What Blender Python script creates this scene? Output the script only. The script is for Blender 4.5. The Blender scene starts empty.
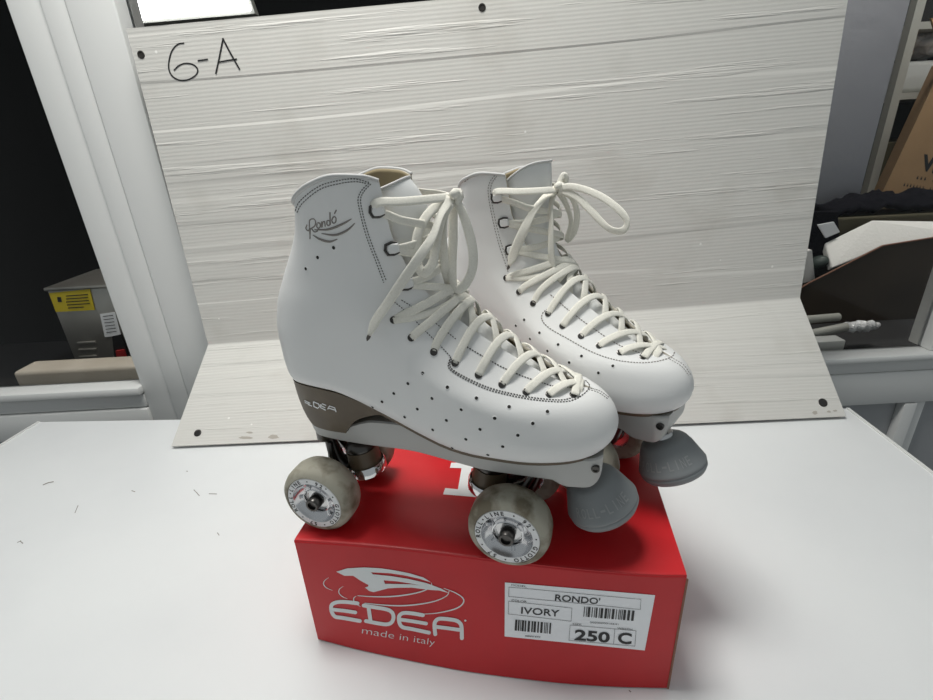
import bpy, bmesh, math, random
import numpy as np
from mathutils import Vector, Matrix
from mathutils.bvhtree import BVHTree
from mathutils.geometry import tessellate_polygon
random.seed(7)
SC = bpy.context.scene
COL = SC.collection

# ---------------------------------------------------------------- camera
F_PX, CAM_H, PITCH, ROLL = 490.0, 0.40, math.atan(490.0/1131.65), math.radians(3.09)
CAM = Vector((0, 0, CAM_H))
_f = Vector((0, math.cos(PITCH), -math.sin(PITCH)))
_u0 = Vector((0, math.sin(PITCH), math.cos(PITCH)))
_r0 = Vector((1, 0, 0))
_R = _r0*math.cos(ROLL) - _u0*math.sin(ROLL)
_D = -_r0*math.sin(ROLL) - _u0*math.cos(ROLL)

def ray(px):
    return (_f*F_PX + _R*(px[0]-466.5) + _D*(px[1]-350)).normalized()
def at_z(px, z=0.0):
    r = ray(px); return CAM + r*((z-CAM_H)/r.z)
def at_y(px, y):
    r = ray(px); return CAM + r*(y/r.y)

cd = bpy.data.cameras.new('camera'); cam = bpy.data.objects.new('camera', cd); COL.objects.link(cam)
cd.sensor_width = 36; cd.lens = F_PX/933*36; cd.clip_start = 0.01; cd.clip_end = 50
m = Matrix((_R, -_D, -_f)).transposed().to_4x4(); m.translation = CAM
cam.matrix_world = m
SC.camera = cam

# ---------------------------------------------------------------- materials
def mat(name, col, rough=0.5, metal=0.0, coat=0.0, noise=None, bump=None, emit=None, spec=None, sheen=0):
    mt = bpy.data.materials.new(name); mt.use_nodes = True
    nt = mt.node_tree; b = nt.nodes['Principled BSDF']
    b.inputs['Base Color'].default_value = (*col, 1)
    b.inputs['Roughness'].default_value = rough
    b.inputs['Metallic'].default_value = metal
    b.inputs['Coat Weight'].default_value = coat
    b.inputs['Coat Roughness'].default_value = 0.15
    if spec is not None: b.inputs['Specular IOR Level'].default_value = spec
    if sheen: b.inputs['Sheen Weight'].default_value = sheen
    tc = nt.nodes.new('ShaderNodeTexCoord')
    if noise:                       # (scale, second colour, low, high)
        n = nt.nodes.new('ShaderNodeTexNoise'); n.inputs['Scale'].default_value = noise[0]; n.inputs['Detail'].default_value = 6
        nt.links.new(tc.outputs['Object'], n.inputs['Vector'])
        r = nt.nodes.new('ShaderNodeMapRange'); r.inputs[1].default_value = noise[2]; r.inputs[2].default_value = noise[3]
        nt.links.new(n.outputs['Fac'], r.inputs[0])
        mx = nt.nodes.new('ShaderNodeMix'); mx.data_type = 'RGBA'
        mx.inputs[6].default_value = (*col, 1); mx.inputs[7].default_value = (*noise[1], 1)
        nt.links.new(r.outputs[0], mx.inputs[0]); nt.links.new(mx.outputs[2], b.inputs['Base Color'])
    if bump:                        # (scale, strength, distance)
        n = nt.nodes.new('ShaderNodeTexNoise'); n.inputs['Scale'].default_value = bump[0]; n.inputs['Detail'].default_value = 4
        nt.links.new(tc.outputs['Object'], n.inputs['Vector'])
        bp = nt.nodes.new('ShaderNodeBump'); bp.inputs['Strength'].default_value = bump[1]; bp.inputs['Distance'].default_value = bump[2]
        nt.links.new(n.outputs['Fac'], bp.inputs['Height']); nt.links.new(bp.outputs['Normal'], b.inputs['Normal'])
    if emit:
        b.inputs['Emission Color'].default_value = (*emit[0], 1); b.inputs['Emission Strength'].default_value = emit[1]
    return mt

M = {}
M['leather'] = mat('white_leather', (0.80, 0.80, 0.785), 0.42, coat=0.05, bump=(900, 0.12, 0.0004))
M['lining'] = mat('tan_lining', (0.36, 0.29, 0.17), 0.6, bump=(500, 0.2, 0.0004))
M['edge'] = mat('leather_edge', (0.50, 0.46, 0.38), 0.7)
M['tongue'] = mat('tongue_leather', (0.76, 0.77, 0.76), 0.45, bump=(60, 0.25, 0.002))
M['binding'] = mat('binding', (0.55, 0.55, 0.54), 0.6, bump=(700, 0.3, 0.0004))
M['stitch'] = mat('brown_thread', (0.10, 0.095, 0.09), 0.8)
M['stitch_lt'] = mat('grey_thread', (0.25, 0.23, 0.21), 0.8)
M['hole'] = mat('hole_dark', (0.02, 0.018, 0.015), 0.8)
M['lace'] = mat('cotton_lace', (0.80, 0.78, 0.70), 0.85, bump=(1500, 0.5, 0.0005), noise=(900, (0.72, 0.70, 0.62), 0.45, 0.75))
M['aglet'] = mat('frayed_tip', (0.09, 0.08, 0.07), 0.6)
M['brown'] = mat('brown_sole', (0.085, 0.060, 0.034), 0.42, noise=(60, (0.11, 0.08, 0.045), 0.4, 0.7))
M['plate'] = mat('grey_plate', (0.44, 0.44, 0.425), 0.42, metal=0.25)
M['steel'] = mat('steel', (0.62, 0.62, 0.62), 0.22, metal=1.0)
M['chrome'] = mat('chrome', (0.82, 0.82, 0.83), 0.10, metal=1.0)
M['darkmetal'] = mat('dark_metal', (0.10, 0.095, 0.09), 0.28, metal=1.0)
M['cushion'] = mat('brown_cushion', (0.10, 0.075, 0.045), 0.45)
M['tyre'] = mat('worn_tyre', (0.38, 0.36, 0.29), 0.62, noise=(60, (0.16, 0.135, 0.09), 0.45, 0.64), bump=(250, 0.3, 0.0006))
M['ring'] = mat('white_ring', (0.80, 0.80, 0.80), 0.4)
M['hub'] = mat('hub_alloy', (0.70, 0.70, 0.71), 0.16, metal=1.0)
M['ink'] = mat('black_ink', (0.012, 0.012, 0.013), 0.5)
M['rubber'] = mat('grey_rubber', (0.235, 0.25, 0.255), 0.55, bump=(120, 0.25, 0.0006), noise=(40, (0.16, 0.165, 0.17), 0.5, 0.8))
M['silver'] = mat('silver_print', (0.74, 0.76, 0.76), 0.4)
M['red'] = mat('red_card', (0.56, 0.011, 0.016), 0.42, coat=0.08, spec=0.38, noise=(18, (0.50, 0.009, 0.013), 0.45, 0.7), bump=(14, 0.25, 0.002))
M['card_edge'] = mat('card_edge', (0.25, 0.12, 0.08), 0.8)
M['paper'] = mat('label_paper', (0.90, 0.91, 0.93), 0.5)
M['pvc'] = mat('white_pvc', (0.74, 0.745, 0.725), 0.35, bump=(6, 0.1, 0.002))
M['pvc_lower'] = mat('grey_panel', (0.38, 0.39, 0.40), 0.45)
M['stainless'] = mat('stainless', (0.50, 0.48, 0.44), 0.33, metal=0.85, noise=(8, (0.36, 0.34, 0.31), 0.4, 0.7))
M['yellow'] = mat('yellow_label', (0.62, 0.48, 0.02), 0.5)
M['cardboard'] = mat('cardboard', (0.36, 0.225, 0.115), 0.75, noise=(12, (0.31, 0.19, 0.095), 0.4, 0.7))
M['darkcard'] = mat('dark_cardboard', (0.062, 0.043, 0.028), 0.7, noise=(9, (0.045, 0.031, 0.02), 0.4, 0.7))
M['foam'] = mat('white_foam', (0.80, 0.79, 0.76), 0.7, bump=(150, 0.4, 0.002))
M['cloth'] = mat('black_cloth', (0.008, 0.008, 0.011), 0.9, spec=0.05, bump=(40, 0.8, 0.01))
M['greywall'] = mat('grey_cabinet', (0.37, 0.37, 0.40), 0.6, bump=(30, 0.3, 0.004))
M['shelf'] = mat('shelf_metal', (0.36, 0.36, 0.33), 0.5)
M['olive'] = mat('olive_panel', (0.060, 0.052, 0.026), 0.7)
M['darkwall'] = mat('dark_wall', (0.016, 0.016, 0.017), 0.8)
M['plank'] = mat('pale_plank', (0.50, 0.45, 0.38), 0.6, noise=(14, (0.44, 0.39, 0.32), 0.4, 0.7))
M['tube'] = mat('grey_tube', (0.33, 0.33, 0.30), 0.5)
M['plastic'] = mat('clear_wrap', (0.75, 0.75, 0.76), 0.12, bump=(60, 1.0, 0.01), spec=0.8)
M['green'] = mat('dark_green', (0.03, 0.045, 0.04), 0.6)
M['floor'] = mat('grey_floor', (0.18, 0.18, 0.18), 0.6)
M['switch'] = mat('red_switch', (0.35, 0.02, 0.02), 0.4)
M['reflection'] = mat('glass_reflection', (0.9, 0.9, 0.9), 0.5, emit=((1, 1, 1), 6))  # emission stands for a ceiling light mirrored in the window glass
M['white_bin'] = mat('white_bin', (0.42, 0.43, 0.42), 0.5)

def glass():
    mt = bpy.data.materials.new('window_glass'); mt.use_nodes = True; nt = mt.node_tree
    nt.nodes.clear(); o = nt.nodes.new('ShaderNodeOutputMaterial')
    t = nt.nodes.new('ShaderNodeBsdfTransparent'); t.inputs[0].default_value = (0.93, 0.94, 0.94, 1)
    g = nt.nodes.new('ShaderNodeBsdfGlossy'); g.inputs['Roughness'].default_value = 0.02
    fr = nt.nodes.new('ShaderNodeFresnel'); fr.inputs[0].default_value = 1.17
    mx = nt.nodes.new('ShaderNodeMixShader')
    nt.links.new(fr.outputs[0], mx.inputs[0]); nt.links.new(t.outputs[0], mx.inputs[1]); nt.links.new(g.outputs[0], mx.inputs[2])
    nt.links.new(mx.outputs[0], o.inputs[0]); return mt
M['glass'] = glass()

def board_mat():
    mt = mat('painted_board', (0.65, 0.64, 0.60), 0.55); nt = mt.node_tree; b = nt.nodes['Principled BSDF']; L = nt.links.new
    uv = nt.nodes.new('ShaderNodeUVMap'); uv.uv_map = 'UVMap'
    w = nt.nodes.new('ShaderNodeTexWave'); w.bands_direction = 'Y'; w.inputs['Scale'].default_value = 62; w.inputs['Distortion'].default_value = 0.6
    w.inputs['Detail Scale'].default_value = 0.3
    L(uv.outputs[0], w.inputs['Vector'])
    mp = nt.nodes.new('ShaderNodeMapping'); mp.inputs['Scale'].default_value = (2.2, 55, 1); L(uv.outputs[0], mp.inputs[0])
    n = nt.nodes.new('ShaderNodeTexNoise'); n.inputs['Scale'].default_value = 1.0; n.inputs['Detail'].default_value = 5; n.inputs['Roughness'].default_value = 0.6
    L(mp.outputs[0], n.inputs['Vector'])
    rr = nt.nodes.new('ShaderNodeMapRange'); rr.inputs[1].default_value = 0.56; rr.inputs[2].default_value = 0.68; L(n.outputs['Fac'], rr.inputs[0])
    mp2 = nt.nodes.new('ShaderNodeMapping'); mp2.inputs['Scale'].default_value = (0.22, 8, 1); L(uv.outputs[0], mp2.inputs[0])
    n2 = nt.nodes.new('ShaderNodeTexNoise'); n2.inputs['Scale'].default_value = 1.0; n2.inputs['Detail'].default_value = 3
    L(mp2.outputs[0], n2.inputs['Vector'])
    r2 = nt.nodes.new('ShaderNodeMapRange'); r2.inputs[1].default_value = 0.485; r2.inputs[2].default_value = 0.505; L(n2.outputs['Fac'], r2.inputs[0])
    a = nt.nodes.new('ShaderNodeMath'); a.operation = 'MULTIPLY_ADD'; a.inputs[1].default_value = 0.11; L(w.outputs['Fac'], a.inputs[0]); L(rr.outputs[0], a.inputs[2])
    a2 = nt.nodes.new('ShaderNodeMath'); a2.operation = 'MULTIPLY_ADD'; a2.inputs[1].default_value = 0.9; L(r2.outputs[0], a2.inputs[0]); L(a.outputs[0], a2.inputs[2])
    bp = nt.nodes.new('ShaderNodeBump'); bp.inputs['Strength'].default_value = 0.60; bp.inputs['Distance'].default_value = 0.0016
    L(a2.outputs[0], bp.inputs['Height']); L(bp.outputs[0], b.inputs['Normal'])
    # worn brownish stains
    n3 = nt.nodes.new('ShaderNodeTexNoise'); n3.inputs['Scale'].default_value = 7; n3.inputs['Detail'].default_value = 7; L(uv.outputs[0], n3.inputs['Vector'])
    r3 = nt.nodes.new('ShaderNodeMapRange'); r3.inputs[1].default_value = 0.55; r3.inputs[2].default_value = 0.85; L(n3.outputs['Fac'], r3.inputs[0])
    mx = nt.nodes.new('ShaderNodeMix'); mx.data_type = 'RGBA'; mx.inputs[6].default_value = (0.65, 0.64, 0.60, 1); mx.inputs[7].default_value = (0.50, 0.48, 0.43, 1)
    L(r3.outputs[0], mx.inputs[0])
    v = nt.nodes.new('ShaderNodeTexVoronoi'); v.inputs['Scale'].default_value = 26; v.inputs['Randomness'].default_value = 1.0; L(uv.outputs[0], v.inputs['Vector'])
    r4 = nt.nodes.new('ShaderNodeMapRange'); r4.inputs[1].default_value = 0.055; r4.inputs[2].default_value = 0.04; L(v.outputs['Distance'], r4.inputs[0])
    sp = nt.nodes.new('ShaderNodeSeparateColor'); L(v.outputs['Color'], sp.inputs[0])
    gt = nt.nodes.new('ShaderNodeMath'); gt.operation = 'GREATER_THAN'; gt.inputs[1].default_value = 0.72; L(sp.outputs[0], gt.inputs[0])
    ml = nt.nodes.new('ShaderNodeMath'); ml.operation = 'MULTIPLY'; L(gt.outputs[0], ml.inputs[0]); L(r4.outputs[0], ml.inputs[1])
    m2 = nt.nodes.new('ShaderNodeMix'); m2.data_type = 'RGBA'; m2.inputs[7].default_value = (0.85, 0.84, 0.80, 1)   # flecks where the paint has chipped
    L(ml.outputs[0], m2.inputs[0]); L(mx.outputs[2], m2.inputs[6]); L(m2.outputs[2], b.inputs['Base Color'])
    return mt
M['board'] = board_mat()
M['table'] = mat('white_laminate', (0.76, 0.775, 0.775), 0.33, noise=(5, (0.72, 0.735, 0.74), 0.4, 0.7), bump=(90, 0.08, 0.0006))

# ---------------------------------------------------------------- object helpers
def link(name, me, mt=None, parent=None, smooth=None):
    o = bpy.data.objects.new(name, me); COL.objects.link(o)
    if mt is not None and not me.materials:
        for k in (mt if isinstance(mt, (list, tuple)) else [mt]): me.materials.append(k)
    if parent is not None: o.parent = parent
    if smooth is not None: smooth_by_angle(me, smooth)
    return o
def smooth_by_angle(me, deg):
    me.polygons.foreach_set('use_smooth', [True]*len(me.polygons))
    if deg < 179: me.set_sharp_from_angle(angle=math.radians(deg))
def build(name, bm, mt=None, parent=None, smooth=None):
    bm.normal_update()
    me = bpy.data.meshes.new(name); bm.to_mesh(me); bm.free()
    return link(name, me, mt, parent, smooth)
def tag(o, label, cat=None, group=None, kind=None):
    if label: o['label'] = label
    if cat: o['category'] = cat
    if group: o['group'] = group
    if kind: o['kind'] = kind
    return o
def empty(name, loc, rz=0.0):
    o = bpy.data.objects.new(name, None); COL.objects.link(o); o.location = loc; o.rotation_euler = (0, 0, rz)
    o.empty_display_size = 0.05; return o

def box(bm, lo, hi, bevel=0.0, seg=2):
    vs = [bm.verts.new((x, y, z)) for x in (lo[0], hi[0]) for y in (lo[1], hi[1]) for z in (lo[2], hi[2])]
    fs = [bm.faces.new([vs[i] for i in q]) for q in ((0,1,3,2),(4,6,7,5),(0,4,5,1),(2,3,7,6),(0,2,6,4),(1,5,7,3))]
    if bevel:
        es = list({e for f in fs for e in f.edges})
        bmesh.ops.bevel(bm, geom=es, offset=bevel, segments=seg, affect='EDGES', profile=0.5)
    return vs
def hexa(bm, pts):
    """eight points: bottom loop of four, then top loop of four."""
    vs = [bm.verts.new(p) for p in pts]
    for q in ((3,2,1,0),(4,5,6,7),(0,1,5,4),(1,2,6,5),(2,3,7,6),(3,0,4,7)): bm.faces.new([vs[i] for i in q])
    return vs
def frame_for(axis):
    a = Vector(axis).normalized(); t = Vector((0,0,1)) if abs(a.z) < 0.9 else Vector((1,0,0))
    u = a.cross(t).normalized(); return a, u, a.cross(u)
def lathe(bm, prof, origin, axis, n=40, mi=0):
    """prof: list of (radius, distance along axis)."""
    a, u, v = frame_for(axis); o = Vector(origin); rows = []
    for r, h in prof:
        if r < 1e-6: rows.append([bm.verts.new(o+a*h)])
        else: rows.append([bm.verts.new(o+a*h+(u*math.cos(2*math.pi*k/n)+v*math.sin(2*math.pi*k/n))*r) for k in range(n)])
    for A, B in zip(rows[:-1], rows[1:]):
        for k in range(n):
            k2 = (k+1) % n
            q = [A[k % len(A)], A[k2 % len(A)], B[k2 % len(B)], B[k % len(B)]]
            q2 = []
            for w in q:
                if w not in q2: q2.append(w)
            if len(q2) > 2:
                f = bm.faces.new(q2); f.material_index = mi
def smooth_pts(pts, n=8):
    P = [Vector(p) for p in pts]; out = []
    if len(P) < 3: 
        return [P[0].lerp(P[-1], i/n) for i in range(n+1)]
    Q = [P[0]*2-P[1]] + P + [P[-1]*2-P[-2]]
    for i in range(1, len(Q)-2):
        for k in range(n):
            t = k/n; a, b, c, d = Q[i-1], Q[i], Q[i+1], Q[i+2]
            out.append(0.5*((2*b)+(c-a)*t+(2*a-5*b+4*c-d)*t*t+(-a+3*b-3*c+d)*t**3))
    out.append(P[-1]); return out
def tube(bm, pts, r, n=8, closed=False, mi=0):
    pts = [Vector(p) for p in pts]; rows = []; u = None; N = len(pts)
    for i, p in enumerate(pts):
        t = (pts[min(i+1, N-1)]-pts[max(i-1, 0)])
        if closed: t = pts[(i+1) % N]-pts[i-1]
        t.normalize()
        if u is None: _, u, _v = frame_for(t)
        u = (u-t*u.dot(t)).normalized(); v = t.cross(u)
        rr = r[i] if isinstance(r, (list, tuple)) else r
        rows.append([bm.verts.new(p+(u*math.cos(2*math.pi*k/n)+v*math.sin(2*math.pi*k/n))*rr) for k in range(n)])
    for i in range(N if closed else N-1):
        A, B = rows[i], rows[(i+1) % N]
        for k in range(n):
            f = bm.faces.new((A[k], A[(k+1) % n], B[(k+1) % n], B[k])); f.material_index = mi
    if not closed:
        bm.faces.new(rows[0][::-1]).material_index = mi; bm.faces.new(rows[-1]).material_index = mi
def ribbon(bm, pts, nrm, w, t, mi=0, taper=None):
    """flat lace: pts with the direction its flat face looks to, width w, thickness t."""
    N = len(pts); rows = []
    for i, p in enumerate(pts):
        d = (pts[min(i+1, N-1)]-pts[max(i-1, 0)]).normalized()
        nn = Vector(nrm[i]); nn = nn-d*nn.dot(d)
        if nn.length < 1e-6: nn = frame_for(d)[1]
        nn.normalize(); s = d.cross(nn)
        k = taper(i/(N-1)) if taper else 1.0
        rows.append([bm.verts.new(p+s*(w*0.5*k*math.copysign(abs(math.cos(a))**0.7, math.cos(a)))+nn*(t*0.5*math.copysign(abs(math.sin(a))**0.8, math.sin(a))))
                     for a in [2*math.pi*j/10 for j in range(10)]])
    for A, B in zip(rows[:-1], rows[1:]):
        for j in range(10):
            f = bm.faces.new((A[j], A[(j+1) % 10], B[(j+1) % 10], B[j])); f.material_index = mi
    bm.faces.new(rows[0][::-1]); bm.faces.new(rows[-1])
def prism(bm, poly, y0, y1, wfun=None, mi=0):
    """polygon in x-z extruded along y; wfun(x,z) gives a half width instead of y0,y1."""
    n = len(poly); A = []; B = []
    for x, z in poly:
        a, b = (-wfun(x, z), wfun(x, z)) if wfun else (y0, y1)
        A.append(bm.verts.new((x, a, z))); B.append(bm.verts.new((x, b, z)))
    for tri in tessellate_polygon([[Vector((x, z, 0)) for x, z in poly]]):
        for S in (A, B):
            try: bm.faces.new([S[i] for i in tri])
            except ValueError: pass
    for i in range(n):
        j = (i+1) % n; bm.faces.new((A[i], A[j], B[j], B[i]))
    bmesh.ops.recalc_face_normals(bm, faces=bm.faces[:])
def text_mesh(body, bold=0.0, spacing=1.0):
    """letters as flat polygons normalised to a unit box; returns verts2d, faces, aspect."""
    c = bpy.data.curves.new('lettering', 'FONT'); c.body = body; c.offset = bold; c.space_character = spacing; c.resolution_u = 4
    o = bpy.data.objects.new('lettering', c); COL.objects.link(o)
    dg = bpy.context.evaluated_depsgraph_get(); dg.update()
    me = o.evaluated_get(dg).to_mesh()
    V = [(v.co.x, v.co.y) for v in me.vertices]; Fs = [tuple(p.vertices) for p in me.polygons]
    o.evaluated_get(dg).to_mesh_clear(); bpy.data.objects.remove(o); bpy.data.curves.remove(c)
    x0 = min(v[0] for v in V); x1 = max(v[0] for v in V); y0 = min(v[1] for v in V); y1 = max(v[1] for v in V)
    return [((x-x0)/(x1-x0), (y-y0)/(y1-y0)) for x, y in V], Fs, (x1-x0)/(y1-y0)
def homog(quad):
    """unit square (u right, v DOWN) to four points: top-left, top-right, bottom-right, bottom-left."""
    src = [(0,0),(1,0),(1,1),(0,1)]; A = []; b = []
    for (u, v), (x, y) in zip(src, quad):
        A += [[u,v,1,0,0,0,-u*x,-v*x],[0,0,0,u,v,1,-u*y,-v*y]]; b += [x, y]
    h = np.linalg.solve(np.array(A, float), np.array(b, float))
    def fn(u, v):
        w = h[6]*u+h[7]*v+1; return ((h[0]*u+h[1]*v+h[2])/w, (h[3]*u+h[4]*v+h[5])/w)
    return fn
def pchip(tab):
    xs = np.array([a for a, b in tab], float); ys = np.array([b for a, b in tab], float)
    h = np.diff(xs); d = np.diff(ys)/h; mm = np.zeros(len(xs)); mm[0] = d[0]; mm[-1] = d[-1]
    for i in range(1, len(xs)-1):
        if d[i-1]*d[i] > 0:
            w1 = 2*h[i]+h[i-1]; w2 = h[i]+2*h[i-1]; mm[i] = (w1+w2)/(w1/d[i-1]+w2/d[i])
    def fn(x):
        x = min(max(x, xs[0]), xs[-1]); i = int(min(np.searchsorted(xs, x, 'right')-1, len(xs)-2))
        t = (x-xs[i])/h[i]; a, b = ys[i], ys[i+1]
        return float((2*t**3-3*t*t+1)*a+(t**3-2*t*t+t)*h[i]*mm[i]+(-2*t**3+3*t*t)*b+(t**3-t*t)*h[i]*mm[i+1])
    return fn

class Surf:
    """finds points of a finished surface along a line of sight, in the coordinates of its owner."""
    def __init__(self, verts, faces, mw):
        self.t = BVHTree.FromPolygons(verts, faces); self.mi = mw.inverted(); self.o = self.mi @ CAM
        self.r3 = self.mi.to_3x3()
    def hit(self, px, off=0.0):
        d = (self.r3 @ ray(px)).normalized()
        p, n, i, _ = self.t.ray_cast(self.o, d)
        if p is None: return None
        if n.dot(d) > 0: n = -n
        return p+n*off, n
def surf_of(o):
    me = o.data
    return Surf([v.co.copy() for v in me.vertices], [tuple(p.vertices) for p in me.polygons], o.matrix_world)
def densify(pts, step):
    out = []
    for a, b in zip(pts[:-1], pts[1:]):
        L = math.hypot(b[0]-a[0], b[1]-a[1]); n = max(1, int(math.ceil(L/step)))
        out += [(a[0]+(b[0]-a[0])*k/n, a[1]+(b[1]-a[1])*k/n) for k in range(n)]
    out.append(pts[-1]); return out
def curve2(pts, n=6):
    return [(p.x, p.y) for p in smooth_pts([Vector((x, y, 0)) for x, y in pts], n)]
def stroke2(pts, w0, w1=None, wf=None):
    """band of quads along a 2-D line."""
    V = []; N = len(pts)
    for i, (x, y) in enumerate(pts):
        a = pts[max(i-1, 0)]; b = pts[min(i+1, N-1)]; dx, dy = b[0]-a[0], b[1]-a[1]; L = math.hypot(dx, dy) or 1
        w = wf(i/(N-1)) if wf else (w0 if w1 is None else w0+(w1-w0)*i/(N-1))
        nx, ny = -dy/L*w/2, dx/L*w/2; V += [(x+nx, y+ny), (x-nx, y-ny)]
    return V, [(2*i, 2*i+1, 2*i+3, 2*i+2) for i in range(N-1)]
def decal(bm, V, Fs, surf, off=0.0003, mi=0):
    vs = []
    for p in V:
        h = surf.hit(p, off); vs.append(bm.verts.new(h[0]) if h else None)
    for f in Fs:
        q = [vs[i] for i in f]
        if None in q: continue
        try: nf = bm.faces.new(q); nf.material_index = mi
        except ValueError: pass
def poly2(pts):
    return pts, [tuple(t) for t in tessellate_polygon([[Vector((x, y, 0)) for x, y in pts]])]
def put_text(bm, body, quad, surf, off=0.0004, bold=0.0, spacing=1.0, mi=0):
    V, Fs, _ = text_mesh(body, bold, spacing); h = homog(quad)
    decal(bm, [h(u, 1-v) for u, v in V], Fs, surf, off, mi)
def crop(x0, y0, s):
    return lambda pts: [(x0+x/s, y0+y/s) for x, y in pts]

# ================================================================ ROLLER SKATES
# boot shape in millimetres: x towards the toe, y across, z up from the ground under the wheels
xf_t = pchip([(86,139),(91,142.5),(99,144),(108,142),(115,138),(120,133),(124,126),(127,117),(131,107),(137,97),(146,84),(157,70),(169,56),(182,42),(195,31),(205,26),(220,23.5),(240,22.5),(266,22)])
xb_t = pchip([(86,-103),(112,-105.5),(125,-108.5),(140,-110.5),(159,-110.5),(177,-107),(200,-96),(223,-82.5),(235,-77),(246,-74),(267,-72)])
zs_t = pchip([(-125,117),(-105,119),(-80,121),(-58,119),(-39,113),(-19,105),(-4,99),(15,92.5),(32,88.5),(52,86.5),(112,86),(130,86.5),(145,88)])
top_t = pchip([(-90,-22),(-78,-20.5),(-62,-12),(-46,-4.5),(-28,0),(-12,-1),(0,-5.5),(7,-11),(30,-14)])
p_t = pchip([(86,2.7),(98,2.5),(110,2.15),(120,1.95),(128,1.75),(143,1.45),(165,1.38),(185,1.45),(205,1.55),(266,1.6)])
xm_t = pchip([(86,72),(98,66),(118,55),(128,40),(143,12),(165,-14),(185,-30),(266,-38)])
pb_t = pchip([(86,2.2),(140,2.1),(180,2.0),(267,1.95)])
xm2_t = pchip([(86,-66),(140,-66),(180,-50),(267,-38)])
B_lo = pchip([(-115,30),(-80,31.5),(-45,31.5),(-15,33),(10,36.5),(35,41.5),(60,44),(80,44.5),(105,43),(145,41)])
B_hi = pchip([(140,1.0),(160,0.98),(185,0.97),(205,0.94),(230,0.94),(250,0.98),(267,0.99)])
g_t = pchip([(86,0),(123,0),(126,1.5),(130,6),(140,10),(155,13),(175,15.5),(195,18),(215,21),(235,23.5),(267,25.5)])
S0, S1 = 86.0, 267.0
FIT = dict(dz=0.0, back=0.0, wide=1.0)                       # how far this boot's shaft has slumped
def zz(x, s):
    k = (s-S0)/(S1-S0)
    return s+(zs_t(x)-S0)*(1-k)**3+top_t(x)*k**7-FIT['dz']*k**2.5
def xb_f(s):
    q = min(max((s-150)/70, 0), 1); return xb_t(zz(-105, s))+FIT['back']*q*q*(3-2*q)
def hw(x, s):
    """half width of the boot at x on slice s."""
    z = zz(x, s)
    xf = xf_t(s); xb = xb_f(s); xm, xm2 = xm_t(s), min(xm2_t(s), xm_t(s))
    mix = min(max((s-125)/60, 0), 1); mix = mix*mix*(3-2*mix)
    b = (B_lo(x)*(1-mix)+34.0*mix*(1+(FIT['wide']-1)*mix))*B_hi(s)
    if x > xm:
        u = min((x-xm)/(xf-xm), 1.0); b *= math.sqrt(max(1-u**p_t(s), 0))
    if x < xm2:
        u = min((xm2-x)/(xm2-xb), 1.0); b *= math.sqrt(max(1-u**pb_t(s), 0))
    tk = min((s-S0)/18, 1.0); b *= 1-0.10*(1-tk)**2
    return b
def x_at(s, y):
    """front x on slice s where the half width falls to |y|."""
    a, b = xm_t(s), xf_t(s); y = abs(y)
    for _ in range(28):
        c = (a+b)/2
        if hw(c, s) > y: a = c
        else: b = c
    return (a+b)/2
def front(s, y, off=0.0):
    def P(s, y):
        x = x_at(s, y); return Vector((x, y, zz(x, s)))
    e = 1.0
    ya, yb = y-e, y+e
    n = (P(s, yb)-P(s, ya)).cross(P(min(s+e, S1), y)-P(s-e, y))
    n.normalize()
    if n.x < 0: n = -n
    return (P(s, y)+n*off)/1000, n
NX = 44
def slice_pts(s):
    g = g_t(s); xf = x_at(s, g) if g > 0.01 else xf_t(s); xb = xb_f(s); pts = []
    xs = [xf+(xb-xf)*(1-math.cos(math.pi*i/NX))/2 for i in range(NX+1)]
    right = [Vector((x, -hw(x, s) if 0 < i < NX else (-g if i == 0 else 0.0), zz(x, s)))/1000 for i, x in enumerate(xs)]
    left = [Vector((p.x, -p.y, p.z)) for p in right[:-1]][::-1]
    return right+left
SL = [86,87,88.5,90.5,92.5,95,98,102,106,110,113,116,118.5,120.5,122.5,124,125.5,127,128.5,130,132,134.5,137,140,143.5,147,151,155,159.5,164,169,174,179,184,189,194,199,204,209.5,215,220.5,226,231.5,237,242,247,251,255,258.5,261.5,264.5,267]

def make_boot(root):
    rows = [slice_pts(s) for s in SL]
    bm = bmesh.new(); R = [[bm.verts.new(p) for p in r] for r in rows]
    for A, B in zip(R[:-1], R[1:]):
        for i in range(len(A)-1): bm.faces.new((A[i], A[i+1], B[i+1], B[i]))
    bmesh.ops.remove_doubles(bm, verts=bm.verts[:], dist=0.00002)
    bmesh.ops.recalc_face_normals(bm, faces=bm.faces[:])
    o = build('boot_upper', bm, [M['leather'], M['lining'], M['edge']], root, 180)
    md = o.modifiers.new('thickness', 'SOLIDIFY'); md.thickness = 0.0026; md.offset = -1; md.material_offset = 1; md.material_offset_rim = 2; md.use_even_offset = False
    # rolled collar along the top edge
    bm = bmesh.new(); tr = [p+Vector((0, 0, 0.0002)) for p in rows[-1][1:-1]]; nt_ = len(tr); tube(bm, tr, [0.0012+0.0006*max(0, math.cos((i/(nt_-1)-0.5)*math.pi*1.15))**1.5 for i in range(nt_)], 8)
    c = build('collar', bm, M['binding'], o, 180); c['label'] = 'grey binding along the top edge'
    return o, rows

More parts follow.
